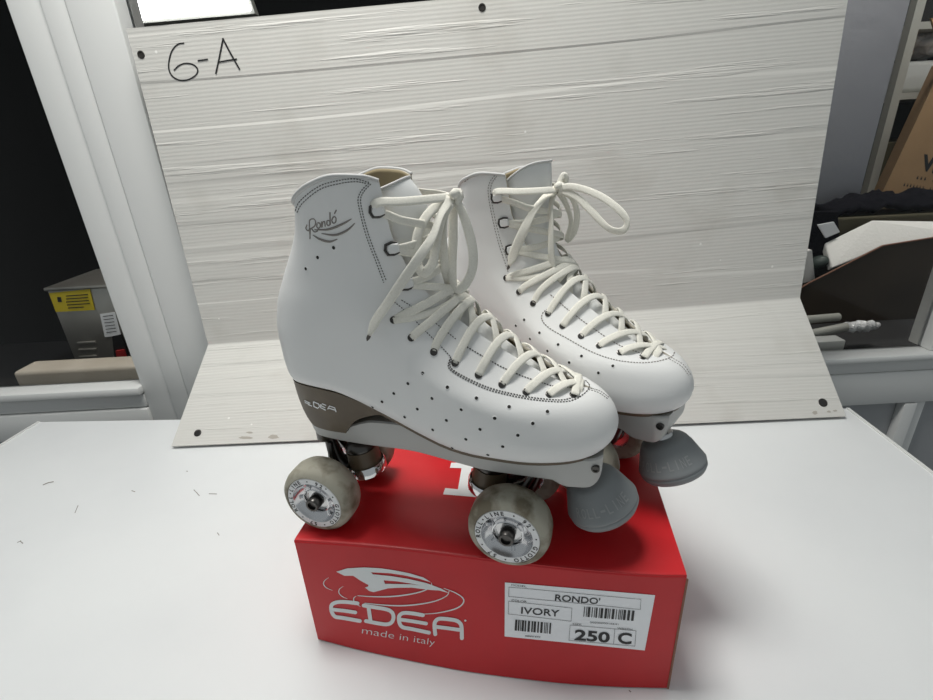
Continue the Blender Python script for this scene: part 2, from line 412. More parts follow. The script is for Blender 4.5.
def make_tongue(root):
    bm = bmesh.new(); rows = []
    ss = [131+(266-131)*i/30 for i in range(31)]+[270, 273]; TOPZ = 263+FIT.get('tip', 0)
    for s in ss:
        sc = min(s, 264.0); T = min(g_t(sc)+7, 0.90*hw(xm_t(sc)+0.5, sc)); row = []
        lift = max(0, (s-240)/28)
        for j in range(17):
            q = -1+2*j/16; y = T*q
            x = x_at(sc, y); p = Vector((x, y, zz(x, sc)))
            _, n = front(sc, y if abs(y) > 1.2 else 1.2)
            p -= Vector((n.x, n.y, n.z if s < 200 else 0))*(4.2+1.2*abs(q))
            p.x -= FIT.get('lean', 9)*lift**2*(1-0.4*q*q)
            if s > 225:                                     # rounded top edge dropping to the sides
                f = (s-225)/(273-225); ztop = TOPZ-FIT.get('dome', 11)*abs(q)**FIT.get('round', 2.0)
                p.z = 222*(1-f)+ztop*f
            row.append(bm.verts.new(p/1000))
        rows.append(row)
    for A, B in zip(rows[:-1], rows[1:]):
        for i in range(len(A)-1): bm.faces.new((A[i], A[i+1], B[i+1], B[i]))
    bmesh.ops.recalc_face_normals(bm, faces=bm.faces[:])
    if sum(f.normal.x for f in bm.faces) < 0: bmesh.ops.reverse_faces(bm, faces=bm.faces[:])
    edge = [rows[k][0].co.copy() for k in range(20, len(rows))]+[v.co.copy() for v in rows[-1][1:-1]]+[rows[k][-1].co.copy() for k in range(len(rows)-1, 19, -1)]
    o = build('tongue', bm, [M['tongue'], M['lining'], M['edge']], root, 180)
    md = o.modifiers.new('thickness', 'SOLIDIFY'); md.thickness = 0.003; md.offset = -1; md.material_offset = 1; md.material_offset_rim = 2; md.use_even_offset = False
    bm = bmesh.new(); tube(bm, edge, 0.0010, 8)
    build('edge_binding', bm, M['binding'], o, 180)
    return o

def make_sole(root):
    out = [p.copy() for p in slice_pts(86)]
    half = out[:NX+1]
    bm = bmesh.new(); n = len(out)-1
    up = [bm.verts.new((p.x*0.992, p.y*0.985, p.z+0.0006)) for p in out[:-1]]
    lo = [bm.verts.new((p.x*0.985, p.y*0.955, p.z-0.0036)) for p in out[:-1]]
    for i in range(n):
        j = (i+1) % n; bm.faces.new((up[i], lo[i], lo[j], up[j]))
    for ring in (up, lo):                                   # strips joining right and left sides
        for i in range(0, NX-1):
            a, b = ring[i], ring[i+1]; c, d = ring[(n-i-1) % n], ring[(n-i) % n]
            q = [v for k, v in enumerate((a, b, c, d)) if v not in (a, b, c, d)[:k]]
            if len(q) > 2:
                try: bm.faces.new(q)
                except ValueError: pass
    bmesh.ops.recalc_face_normals(bm, faces=bm.faces[:])
    build('outsole', bm, M['brown'], root, 40)
    # stacked heel with its arch cut
    bm = bmesh.new()
    top = [(x, zs_t(x)-1.5) for x in (-15, -25, -39, -50, -58, -70, -80, -92, -104.5)]
    poly = top+[(-104, 112), (-100.5, 100), (-96.5, 89), (-90, 80.5), (-88, 79.5), (-57, 78.5), (-54, 83), (-49, 89), (-42, 94.5), (-33, 98.5), (-24, 100)]
    def w(x, z):
        f = (z-79)/40; b = 22.5+6.5*f
        u = min(max((-62-x)/(-62+107), 0), 1); r = math.sqrt(max(1-u**2.6*0.90, 0.05))
        return b*r/1000
    pp = []
    for a, b in zip(poly, poly[1:]+poly[:1]):
        k = max(1, int(math.hypot(a[0]-b[0], a[1]-b[1])/4)); pp += [(a[0]+(b[0]-a[0])*i/k, a[1]+(b[1]-a[1])*i/k) for i in range(k)]
    # slices along x give a clean rounded heel
    xs = sorted({x for x, z in pp}); xs = [-104.5, -104, -102.5, -100.5, -98, -95, -92, -89, -86, -82, -76, -70, -64, -57.5, -57, -54, -51, -49, -45.5, -42, -37.5, -33, -28, -24, -19, -15]
    lo_t = pchip([(-104.5, 116), (-104, 112), (-100.5, 100), (-96.5, 89), (-90, 80.5), (-88, 79.5), (-57, 78.5), (-54, 83), (-49, 89), (-42, 94.5), (-33, 98.5), (-24, 101), (-15, 100.5)])
    rows = []
    for x in xs:
        zt = zs_t(x)-1.0; zl = min(lo_t(x), zt-0.4); row = []
        for k in range(7): z = zl+(zt-zl)*k/6; row.append((x/1000, -w(x, z), z/1000))
        for k in range(6, -1, -1): z = zl+(zt-zl)*k/6; row.append((x/1000, w(x, z), z/1000))
        rows.append([bm.verts.new((p[0]+(0.0028 if p[0] < -0.085 else 0.0028*min(max((-0.055-p[0])/0.03, 0), 1)), p[1], p[2])) for p in row])
    for A, B in zip(rows[:-1], rows[1:]):
        for i in range(14): bm.faces.new((A[i], A[(i+1) % 14], B[(i+1) % 14], B[i]))
    bm.faces.new(rows[0]); bm.faces.new(rows[-1])
    bmesh.ops.recalc_face_normals(bm, faces=bm.faces[:])
    return build('heel', bm, M['brown'], root, 35)

def make_plate(root):
    bm = bmesh.new()
    lo = pchip([(-93,78),(-91,74),(-87,70.5),(-84,69.5),(-45,67.2),(0,66),(60,65.5),(103,65.3),(106,63.5),(109,62),(114,60.6),(124,60.6),(129,61.6),(134,63.8),(138,67.5),(140,73.5),(140.5,82)])
    hi = pchip([(-93,81),(-90,82.2),(-84,81),(-72,80),(-60,81.5),(-45,87),(-35,89.5),(-5,89),(20,87),(60,84),(120,83.8),(136,84.5),(140.5,85)])
    wt = pchip([(-95,13),(-85,17.5),(-50,18.5),(-10,17),(30,23),(60,27.5),(100,27.5),(125,25),(135,22.5),(139,20.5),(141,19)])
    rows = []
    for x in [-93,-92,-91,-89.5,-87,-85,-80,-72,-64,-58,-52,-45,-38,-30,-20,-10,0,10,20,30,40,50,60,70,80,90,98,103,105,107,109,111,114,119,124,126,128,130,132,134,136,137.5,139,140,140.5]:
        a, b, w = lo(x), hi(x), wt(x); r = min(1.2, (b-a)*0.3); row = []
        for y, z in ((-w+r*0.3, a), (-w, a+r), (-w, b-r), (-w+r, b), (w-r, b), (w, b-r), (w, a+r), (w-r*0.3, a)): row.append(bm.verts.new((x/1000, y/1000, z/1000)))
        for v in row:
            if v.co.x > 0.128: v.co.x = 0.128+(v.co.x-0.128)*0.60
        rows.append(row)
    for A, B in zip(rows[:-1], rows[1:]):
        for k in range(8): bm.faces.new((A[k], A[(k+1) % 8], B[(k+1) % 8], B[k]))
    bm.faces.new(rows[0]); bm.faces.new(rows[-1]); bmesh.ops.recalc_face_normals(bm, faces=bm.faces[:])
    o = build('sole_plate', bm, M['plate'], root, 30)
    for sy in (-1, 1):
        bm = bmesh.new(); y = sy*wt(129)/1000
        lathe(bm, [(0.0027, -0.002), (0.0029, 0.0008), (0.0026, 0.0013), (0.0017, 0.0013), (0.0015, 0.0004), (0, 0.0004)], (0.1310, y-sy*0.0006, 0.0765), (0, sy, 0), 20)
        build('clamp_screw', bm, M['darkmetal'], o, 40)
    return o

WR = 0.0300; DROP = 0.004; AXLE = {-1: -0.0800, 1: 0.0745}
def make_truck(root, sx):
    X = AXLE[sx]; Z = WR-DROP; pv = 0.010 if sx < 0 else 0.019
    o = None
    bm = bmesh.new()
    tube(bm, [(X, -0.021, Z), (X, 0.021, Z)], 0.0065, 14)                       # axle housing
    tube(bm, smooth_pts([(X, 0, Z+0.002), (X+sx*pv*0.5, 0, Z+0.012), (X+sx*(pv-0.001), 0, 0.062)], 5), [0.0085-0.0004*i for i in range(11)], 12)   # pivot arm
    for sy in (-1, 1):                                                           # ribs of the yoke
        tube(bm, [(X-sx*0.001, sy*0.016, Z+0.003), (X+sx*(pv-0.005), sy*0.006, 0.055)], 0.0028, 8)
        tube(bm, [(X+sx*0.001, sy*0.015, Z+0.002), (X-sx*0.016, sy*0.009, Z+0.004)], 0.0042, 8)
    lathe(bm, [(0.006, 0), (0.009, 0.001), (0.009, 0.010), (0.006, 0.012)], (X+sx*pv, 0, 0.056), (0, 0, 1), 18)
    o = build('truck', bm, M['darkmetal'], root, 40)
    kx = X-sx*(0.021 if sx < 0 else 0.022); ax = Vector((sx*0.16, 0, 1)).normalized(); b0 = Vector((kx-sx*0.003, 0, 0.0295))
    bm = bmesh.new()
    lathe(bm, [(0, -0.003), (0.0130, -0.003), (0.0160, -0.001), (0.0163, 0.006), (0.0153, 0.0075), (0.0145, 0.0065), (0.0143, 0.002), (0, 0.002)], b0, ax, 36)
    build('cushion_cup', bm, M['chrome'], o, 40)['label'] = 'chrome cup'
    bm = bmesh.new(); lathe(bm, [(0.0135, 0.002), (0.0138, 0.010), (0.0132, 0.021), (0, 0.021)], b0, ax, 32)
    build('cushion', bm, M['cushion'], o, 40)['label'] = 'brown rubber cushion'
    bm = bmesh.new(); lathe(bm, [(0, 0.021), (0.0125, 0.021), (0.0128, 0.024), (0.0105, 0.028), (0.0065, 0.030), (0.0065, 0.037), (0, 0.037)], b0, ax, 32)
    build('kingpin_nut', bm, M['darkmetal'], o, 40)
    for sy in (-1, 1):
        bm = bmesh.new(); lathe(bm, [(0, 0.0470), (0.0026, 0.0470), (0.0040, 0.0462), (0.0040, 0.020), (0.0030, 0.020)], (X, 0, Z), (0, sy, 0), 18)
        build('axle', bm, M['steel'], o, 40)
    return o

def make_wheel(root, sx, sy, phase):
    X, Z = AXLE[sx], WR-DROP; yi, yo = 0.0210, 0.0470
    a = Vector((0, sy, 0)); c = Vector((X, 0, Z))
    bm = bmesh.new()
    prof = [(0.0165, yi+0.0015), (0.0215, yi), (0.0260, yi+0.0009), (0.0288, yi+0.0032), (0.0301, yi+0.0070), (0.0303, (yi+yo)/2), (0.0301, yo-0.0070), (0.0289, yo-0.0032), (0.0264, yo-0.0009), (0.0238, yo), (0.0234, yo-0.0006), (0.0232, yo-0.002)]
    lathe(bm, prof, c, a, 56)
    o = build('wheel', bm, M['tyre'], root, 50)
    bm = bmesh.new()                                         # alloy hub: printed rim, dished face, bearing seat
    lathe(bm, [(0.0233, yo-0.003), (0.0233, yo-0.0004), (0.0230, yo+0.0001), (0.0186, yo+0.0001)], c, a, 56)
    r = build('printed_ring', bm, M['ring'], o, 40); r['label'] = 'white printed ring'
    bm = bmesh.new()
    lathe(bm, [(0.0186, yo+0.0001), (0.0181, yo-0.0008), (0.0160, yo-0.0052), (0.0128, yo-0.0070), (0.0117, yo-0.0064), (0.0114, yo-0.0030), (0.0106, yo-0.0026), (0.0104, yo-0.0066), (0.0098, yo-0.0068)], c, a, 48)
    lathe(bm, [(0.0165, yi+0.0016), (0.0150, yi+0.004), (0.0105, yi+0.005), (0.0090, yi+0.003), (0.0040, yi+0.0035)], c, a, 40)
    for k in range(6):                                       # spokes raised in the dish
        t = 2*math.pi*k/6+phase; d = Vector((math.cos(t), 0, math.sin(t)))
        tube(bm, [c+a*(yo-0.0066)+d*0.0128, c+a*(yo-0.0046)+d*0.0162], 0.0014, 6)
    build('hub', bm, M['hub'], o, 40)['label'] = 'polished alloy hub'
    bm = bmesh.new()
    lathe(bm, [(0.0098, yo-0.0066), (0.0096, yo-0.0048), (0.0088, yo-0.0046), (0.0086, yo-0.0058), (0.0060, yo-0.0058), (0.0058, yo-0.0046), (0.0042, yo-0.0046)], c, a, 36)
    build('bearing', bm, M['steel'], o, 40)
    bm = bmesh.new()
    lathe(bm, [(0.0048, yo-0.0050), (0.0056, yo-0.0042), (0.0056, yo+0.0026), (0.0050, yo+0.0034), (0.0036, yo+0.0034), (0.0032, yo+0.0014), (0, yo+0.0014)], c, a, 6 if False else 20)
    build('axle_nut', bm, M['darkmetal'], o, 40)
    # lettering round the ring
    bm = bmesh.new(); word = 'ROLL\u2022LINE \u2022 92\u00b0 \u2022 GIOTTO \u2022 57 \u2022 '
    n = len(word); sgn = -sy
    for i, ch in enumerate(word):
        if ch == ' ': continue
        V, Fs, asp = text_mesh(ch, 0.035); th = math.radians(205)-2*math.pi*i/n+phase
        hgt = 0.0035 if ch not in '\u2022\u00b0' else 0.0013; wd = min(hgt*asp, 0.0036) if ch != 'I' else hgt*0.25
        er = Vector((math.cos(th)*sgn, 0, math.sin(th))); et = Vector((math.sin(th)*sgn, 0, -math.cos(th)))
        rc = 0.0191 if ch not in '\u2022' else 0.0203
        if ch == '\u00b0': rc = 0.0212
        vs = [bm.verts.new(c+a*(yo+0.00022)+er*(rc+v*hgt)+et*((u-0.5)*wd)) for u, v in V]
        for f in Fs:
            try: bm.faces.new([vs[k] for k in f])
            except ValueError: pass
    build('lettering', bm, M['ink'], r)
    return o

def make_stopper(root):
    ax = STOP_AX; b = Vector((0.1235, 0, 0.0600))
    bm = bmesh.new()
    lathe(bm, [(0, 0.0075), (0.0110, 0.0075), (0.0170, 0.0095), (0.0192, 0.0118), (0.0205, 0.0145), (0.0218, 0.0165), (0.0272, 0.0310), (0.0278, 0.0325), (0.0276, 0.0340), (0.0269, 0.0347), (0.0274, 0.0356), (0.0272, 0.0378), (0.0252, 0.0408), (0.0205, 0.0428), (0.0110, 0.0436), (0, 0.0438)], b, ax, 56)
    for v in bm.verts: v.co = b+(v.co-b)*0.965
    o = build('toe_stop', bm, M['rubber'], root, 50); o['label'] = 'grey rubber toe stop'
    bm = bmesh.new(); lathe(bm, [(0.0052, -0.006), (0.0052, 0.004), (0.0088, 0.004), (0.0092, 0.0075), (0.006, 0.0085), (0, 0.0085)], b, ax, 24)
    build('stem', bm, M['steel'], o, 40)
    # raised lettering moulded round the cone
    word = 'ROLL-LINE'
    for rep in range(2):
        bm = bmesh.new()
        for i, ch in enumerate(word):
            V, Fs, asp = text_mesh(ch, 0.01); th0 = math.pi*rep+(i-4)*0.20
            hh = 0.0072 if ch != '-' else 0.0016; ww = 0.0036 if ch != 'I' else 0.0010
            vs = []
            for (p, q) in V:
                h = 0.0238-(q-0.5)*hh; rr = 0.0218+(h-0.0165)*0.3724+0.0003; th = th0+(p-0.5)*ww/rr
                d = STOP_DIR0*math.cos(th)+ax.cross(STOP_DIR0)*math.sin(th)*STOP_SGN
                vs.append(bm.verts.new(b+(ax*h+d*rr)*0.965))
            for f in Fs:
                try: bm.faces.new([vs[k] for k in f])
                except ValueError: pass
        build('raised_lettering', bm, M['rubber_lt'], o)
    return o
M['rubber_lt'] = mat('worn_raised_rubber', (0.31, 0.32, 0.32), 0.6)
STOP_AX = Vector((0.46, 0, -1)).normalized(); _d0 = Vector((0.25, -1, 0)); STOP_DIR0 = (_d0-STOP_AX*_d0.dot(STOP_AX)).normalized()
STOP_SGN = -1

def stitches(bm, line, surf, r=0.00046, dash=2.1, gap=1.1, off=0.0001):
    pts = densify(curve2(line, 6), 0.45); acc = 0; run = []; hits = []
    for p in pts:
        h = surf.hit(p, off); hits.append(h)
    per = int((dash+gap)/0.45); on = int(dash/0.45)
    for i in range(0, len(hits), per):
        seg = [h[0] for h in hits[i:i+on+1] if h]
        if len(seg) > 1: tube(bm, seg, r, 5)
def pen(bm, line, surf, r=0.00035, off=0.00005, rf=None):
    seg = [h[0] for h in (surf.hit(p, off) for p in densify(curve2(line, 6), 0.6)) if h]
    if len(seg) > 2: tube(bm, seg, [r*(rf(i/(len(seg)-1)) if rf else 1) for i in range(len(seg))], 6)
def holes(bm, pxs, surf, r=0.0011):
    for p in pxs:
        h = surf.hit(p)
        if not h: continue
        lathe(bm, [(r*1.35, -0.0002), (r*1.3, 0.00022), (r*1.05, 0.00026)], h[0], h[1], 14, 1)
        lathe(bm, [(r*1.05, 0.00024), (r*0.98, 0.0001), (0, 0.0001)], h[0], h[1], 14, 0)

def skate(px, loc, yaw, label):
    root = empty('roller_skate', loc, yaw); tag(root, label, 'roller skate', 'pair of white roller skates')
    bpy.context.view_layer.update()
    boot, rows = make_boot(root); make_tongue(root); heel = make_sole(root); make_plate(root)
    for sx in (-1, 1): make_truck(root, sx)
    ph = 0.0
    for sx in (-1, 1):
        for sy in (-1, 1): make_wheel(root, sx, sy, {(-1,-1): 0.05, (1,-1): -0.30}.get((sx, sy), 0.6+sx))
    make_stopper(root)
    bpy.context.view_layer.update()
    S = surf_of(boot)
    na = px.get('ankle', 0)
    for grp in ([px['perf'][:-na], px['perf'][-na:]] if na else [px['perf']]):
        bm = bmesh.new(); holes(bm, grp, S); build('perforations', bm, [M['hole'], M['leather']], boot)
    for k, l in enumerate(px['stitch']):
        bm = bmesh.new(); stitches(bm, l, S, 0.00046 if k in px['bold'] else 0.00033); build('stitched_seam', bm, M[px.get('thread', 'stitch')], boot)
    # ---- eyelets, hooks
    eye = []
    for p in px['eyelets']:
        h = S.hit(p)
        for sy in (1, -1):
            q = Vector((h[0].x, h[0].y*sy, h[0].z)); n = Vector((h[1].x, h[1].y*sy, h[1].z))
            bm = bmesh.new(); lathe(bm, [(0.0025, -0.0004), (0.0025, 0.0005), (0.0019, 0.0007), (0.0017, 0.0002), (0, 0.0002)], q, n, 16)
            build('eyelet', bm, M['darkmetal'], boot, 40)
        eye.append((h[0].copy(), h[1].copy()))
    hk = []
    for p in px['hooks']:
        h = S.hit(p)
        for sy in (1, -1):
            q = Vector((h[0].x, h[0].y*sy, h[0].z)); n = Vector((h[1].x, h[1].y*sy, h[1].z))
            up = Vector((-0.15, 0, 1)); up = (up-n*up.dot(n)).normalized(); fw = up.cross(n)
            if fw.x < 0: fw = -fw
            bm = bmesh.new()
            outl = [(-0.0034, 0), (-0.0025, 0.0026), (0.0008, 0.0033), (0.0044, 0.0029), (0.0048, 0), (0.0044, -0.0024), (0.0008, -0.0031), (-0.0025, -0.0026)]
            for d, sc in ((0.0020, 0.92), (0.0032, 0.8)): pass
            A = [bm.verts.new(q+fw*(a+0.001)+up*b+n*0.0014) for a, b in outl]; B = [bm.verts.new(q+fw*(a*0.85+0.001)+up*b*0.82+n*0.0030) for a, b in outl]
            for i in range(8): bm.faces.new((A[i], A[(i+1) % 8], B[(i+1) % 8], B[i]))
            bm.faces.new(B); bm.faces.new(A[::-1])
            bmesh.ops.recalc_face_normals(bm, faces=bm.faces[:])
            ho = build('lace_hook', bm, M['leather'], boot, 50); ho['label'] = 'white painted lace hook'
            bm = bmesh.new(); tube(bm, [q+fw*a*1.12+up*b*1.18+n*0.0006 for a, b in (outl[3], outl[2], outl[1], outl[0], outl[7], outl[6], outl[5])], 0.0009, 8)
            build('hook_rim', bm, M['darkmetal'], ho, 50)
        hk.append((h[0].copy(), h[1].copy()))
    # ---- laces: crossing ribbons over the gap
    bm = bmesh.new(); W, T = 0.0056, 0.0013
    def s_of(p):                                             # slice value of a surface point
        a, b = S0, S1; x, z = p.x*1000, p.z*1000
        for _ in range(30):
            c = (a+b)/2
            if zz(x, c) < z: a = c
            else: b = c
        return (a+b)/2
    sv = [(s_of(p), abs(p.y)*1000) for p, n in eye]+[(s_of(p), abs(p.y)*1000) for p, n in hk[::-1]]
    ne = len(eye)
    CAPS = (40, 40, 40, 40, 38, 33, 31, 28, 24)
    order = sorted(sv[:ne], key=lambda t: 0)[::-1]+sv[ne:]; ox = [p.x*1000 for p, n in eye][::-1]
    def s_from(x, y):                                        # slice whose half width at x falls to y, on the upper side
        a, b = 100.0, S1
        if hw(x, a) < y: a = S0
        for _ in range(26):
            c = (a+b)/2
            if x < xf_t(c) and hw(x, c) > y: a = c
            else: b = c
        return (a+b)/2
    def on_vamp(x, y, cap, off):
        s_ = s_from(x, abs(y))
        if s_ > cap: s_ = cap; x = x_at(s_, y)
        n = front(max(s_, S0+2), y if abs(y) > 2.5 else math.copysign(2.5, y if y else 1), 0)[1]
        n = Vector((n.x, n.y*min(1, abs(y)/6), n.z)).normalized()
        return Vector((x, y, zz(x, s_)))/1000+n*off/1000, n
    for i in range(1, ne):                                   # each strand: out of its hole, over the gap, under the opposite edge
        (sa, ya), (sb, yb) = order[i], order[i-1]
        for sgn, lift in ((-1, 1.7), (1, 0.6)):
            pts = []; nr = []; gm = g_t((sa+sb)/2+18); end = (ya+gm+5.5)/(ya+yb); K = 18
            for k in range(K+1):
                t = end*k/K; y = sgn*(ya-(ya+yb)*t); past = max(0.0, -sgn*y-(gm-5.0))
                off = -0.3+min(t/0.10, 1.0)*1.6+lift*math.sin(math.pi*min(t/0.62, 1))+0.35*math.sin(6*t+i*2.1+sgn)-min(past, 7)*0.62
                x = min(ox[i]+(ox[i-1]-ox[i])*t*(2.3 if sgn > 0 else 1.9), 117.0)+1.0*math.sin(math.pi*t)*math.sin(i*1.7+sgn*2)
                cap = sa+(sb-sa)*t*1.6+CAPS[i]*(1-min(abs(y)/max(ya, yb), 1)**2)
                p, n = on_vamp(x, y, cap, off); pts.append(p); nr.append(Vector((n.x, n.y*0.8, n.z)))
            ribbon(bm, smooth_pts(pts, 2), sum([[nr[min(j, K)]]*2 for j in range(K+1)], [])[:2*K+1], W, T)
    for i in range(ne-1, len(order)-1):                      # round the hooks
        (sa, ya), (sb, yb) = order[i], order[i+1]
        for sgn, lift in ((-1, 1.6), (1, 0.6)):
            pts = []; nr = []; K = 18
            for k in range(K+1):
                t = k/K; y = sgn*(-ya+(ya+yb)*t); e = min(t, 1-t); bow = math.sin(math.pi*t)
                off = 0.2+min(e/0.10, 1.0)*1.0+lift*bow+0.4*math.sin(7*t+i*2.1+sgn)*bow
                s_ = sa+(sb-sa)*t; p, n = front(s_+bow*1.2*math.sin(i*1.7+sgn), y if abs(y) > 2.0 else math.copysign(2.0, y if y else 1), off)
                if abs(y) < 2.0: p.y = y/1000
                pts.append(p); nr.append(Vector((n.x, n.y*0.8, n.z)))
            ribbon(bm, smooth_pts(pts, 2), sum([[nr[min(j, K)]]*2 for j in range(K+1)], [])[:2*K+1], W*0.9, T)
    sa, ya = order[0]; x0_ = ox[0]+1.0; pts = []; nr = []
    for k in range(13):
        y = -ya+2*ya*k/12; s_ = s_from(x0_, abs(y)); n = front(s_, y if abs(y) > 2.5 else math.copysign(2.5, y if y else 1))[1]
        nn = Vector((n.x, n.y*min(1, abs(y)/6), n.z)).normalized(); pts.append(Vector((x0_, y, zz(x0_, s_)))/1000+nn*(0.0008+0.0012*math.sin(math.pi*k/12))); nr.append(nn)
    ribbon(bm, pts, nr, W, T)
    inv = root.matrix_world.inverted(); co = inv @ CAM; ir = inv.to_3x3()
    def on(p, y):
        d = ir @ ray(p); return co+d*((y-co.y)/d.y)
    knot = on(px['knot'], -0.002)
    for sy in (-1, 1):
        q, n = hk[0]; q = Vector((q.x, abs(q.y)*sy, q.z)); n = Vector((n.x, abs(n.y), n.z)); st, yt = order[-1]
        pts = [q+Vector((n.x, n.y*sy, n.z))*0.0016+Vector((-0.002, 0, 0.003)), q+Vector((0.004, sy*0.002, 0.0055))]
        for t in (0.2, 0.45, 0.7):
            p, nn = front(min(st+4, 258), sy*yt*(1-t), 2.6+3.0*t); pts.append(Vector((p.x+0.001, p.y, q.z+0.005+(knot.z-q.z-0.005)*t)))
        pts.append(knot)
        P = smooth_pts(pts, 6); ribbon(bm, P, [Vector((0.5, sy*0.7, 0.45)) for _ in P], W, T)
    laces = build('laces', bm, M['lace'], root, 180)
    # ---- bow: knot, loops and loose ends
    bm = bmesh.new()
    tube(bm, [knot+Vector((0.001, -0.0045, 0.0010)), knot+Vector((0.0030, -0.0020, 0.0022)), knot+Vector((0.0036, 0.0015, 0.0018)), knot+Vector((0.0012, 0.0045, 0))], [0.0024, 0.0034, 0.0034, 0.0024], 10)
    tube(bm, [knot+Vector((0.0040, 0, 0.0040)), knot+Vector((0.0052, -0.0008, 0)), knot+Vector((0.0036, -0.001, -0.0042))], [0.0020, 0.0028, 0.0020], 10)
    build('knot', bm, M['lace'], laces, 180)
    for name, ys, line, w in px['bow']:
        n = len(line); P = [on(p, ys[0]+(ys[1]-ys[0])*i/(n-1)+ys[2]*math.sin(math.pi*i/(n-1))) for i, p in enumerate(line)]
        P = smooth_pts(P, 7); bm = bmesh.new(); N = len(P)
        nr = [Vector((0.35*math.sin(i*0.21+len(name)), -1, 0.25*math.sin(i*0.13))) for i in range(N)]
        tf = (lambda t: 1.0 if t < 0.90 else 1-(t-0.90)*6) if name == 'loose_end' else None
        ribbon(bm, P, nr, w, T, taper=tf)
        o = build(name, bm, M['lace'], laces, 180)
        if name == 'loose_end':
            bm = bmesh.new(); d = (P[-1]-P[-4]).normalized(); tube(bm, [P[-1]-d*0.0005, P[-1]+d*0.0018, P[-1]+d*0.0036], [0.0013, 0.0012, 0.0003], 8)
            build('lace_tip', bm, M['aglet'], o, 60)
    return root, boot, heel, S

c1 = crop(260, 160, 4.241); c2 = crop(260, 300, 4.241); c3 = crop(420, 300, 4.241); c6 = crop(440, 150, 4.241); c7 = crop(520, 270, 4.241)
z3 = crop(460, 310, 5.831)
near_px = dict(ankle=3, bold=(6, 7, 8),
    eyelets=[(393.7,320),(411.4,337.7),(433.8,352),(455,363),(478.5,375),(502,384.4),(526,392),(549,394.5),(573,395)],
    hooks=[(376,211),(391,249),(405,284)], knot=(452,197),
    perf=c2([(690,310),(628,354),(568,396),(518,431),(478,454),(795,370),(730,417),(668,462),(614,496),(574,518),(918,416),(854,464),(791,510),(733,550),(684,577)])
        +c3([(175,465),(378,453),(317,501),(255,548),(195,590),(137,627),(540,473),(478,523),(415,573),(351,621),(288,656)])+c1([(313,372),(245,413),(195,461)]),
    stitch=[c1([(462,98),(432,128),(416,165),(424,220),(450,320),(495,440),(525,520)]), c1([(470,102),(442,132),(427,165),(434,218),(460,316),(505,436),(535,510)]),
            c1([(150,215),(172,172),(250,112),(330,88),(400,80),(462,95)]), c1([(158,222),(182,182),(256,124),(334,101),(404,92),(452,100)]),
            c2([(560,0),(620,50),(700,130),(770,200),(808,240)]), c2([(600,0),(680,50),(760,110),(830,165)]),
            c3([(130,240),(120,280),(140,305),(200,340),(290,380),(400,408),(500,425),(600,432),(660,420),(706,388),(718,362),(702,342)]),
            c3([(133,248),(127,278),(145,300),(204,333),(294,372),(403,400),(502,417),(600,424),(652,412)]),
            z3([(40,215),(130,268),(230,325),(350,380),(490,428),(560,446),(660,452)]),
            c3([(712,372),(760,385),(800,412)]), c3([(714,380),(755,392),(794,418)])],
    bow=[('loose_end', (-0.004, -0.042, -0.006), [(451,198),(441,214),(433,236),(420,256),(404,279),(388,303),(376,320),(369,336)], 0.0062),
         ('loop', (-0.004, -0.006, -0.016), [(450,200),(430,212),(418,235),(417,262),(424,273),(433,262),(436,240),(441,218),(450,203)], 0.0066),
         ('loop', (-0.002, 0.002, -0.010), [(453,199),(462,212),(472,245),(472,270),(463,287),(455,289),(452,270),(453,240),(453,205)], 0.0060),
         ('loose_end', (-0.003, -0.004, -0.008), [(452,200),(445,215),(443,235),(444,255),(447,285)], 0.0058)])
far_px = dict(bold=(0, 3),
    thread='stitch_lt',
    eyelets=[(506,278),(519,292),(533,303.5),(548,313.6),(562.5,326),(581,336),(599,345.5),(620,352.6),(642.6,357)],
    hooks=[(496,198),(503,223),(510,250)], knot=(557,188.5),
    perf=c3([(442,84),(407,109),(382,131),(507,139),(467,165),(586,189),(541,216),(685,238),(633,265),(817,279),(757,309),(703,337)])+c7([(394,407),(332,436),(278,462)]),
    stitch=[c7([(128,160),(97,182),(95,215),(130,250),(200,290),(300,345),(400,380),(500,393),(580,388),(640,370),(655,350)]),
            c7([(640,370),(690,400),(722,442)]), c7([(634,378),(684,408),(714,446)]), c7([(130,105),(200,165),(300,240),(420,318),(540,362)]),
            c6([(232,108),(210,140),(205,190),(225,300),(250,400),(280,490),(290,520)]), c6([(240,112),(220,142),(215,190),(235,298),(260,396),(290,480)]),
            c6([(105,135),(150,105),(210,98),(238,110)])],
    bow=[('loop', (-0.003, -0.003, -0.012), [(558,188),(574,187),(598,195),(618,209),(627,222),(622,231),(608,228),(592,212),(575,196),(559,190)], 0.0052),
         ('loose_end', (-0.003, -0.030, -0.006), [(556,190),(545,197),(533,212),(524,230),(515,250),(509,266)], 0.0078),
         ('loose_end', (-0.003, -0.014, -0.006), [(555,191),(551,205),(551,225),(551,245),(552,260),(555,275)], 0.0052),
         ('loop', (0.000, 0.002, 0.006), [(558,189),(572,198),(577,215),(574,232),(567,240),(571,222),(566,204),(558,191)], 0.0050),
         ('loop', (-0.002, 0.002, 0.0), [(557,189),(560,180),(564,175),(566,180),(562,186),(558,189)], 0.0046)])
BOX_H = 0.112; ROOT_H = BOX_H+DROP
near, near_boot, near_heel, near_S = skate(near_px, (-0.0360, 0.3294, ROOT_H), math.radians(-17.42), 'white roller skate in front, with loosely tied laces and script lettering on its ankle')
FIT.update(dz=10.0, back=9.0, wide=0.92, lean=1, dome=21, tip=1, round=5.0)
far, far_boot, far_heel, far_S = skate(far_px, (0.0605, 0.4185, ROOT_H), math.radians(-41.45), 'white roller skate behind, its lace bow sticking out sideways over the pale board')

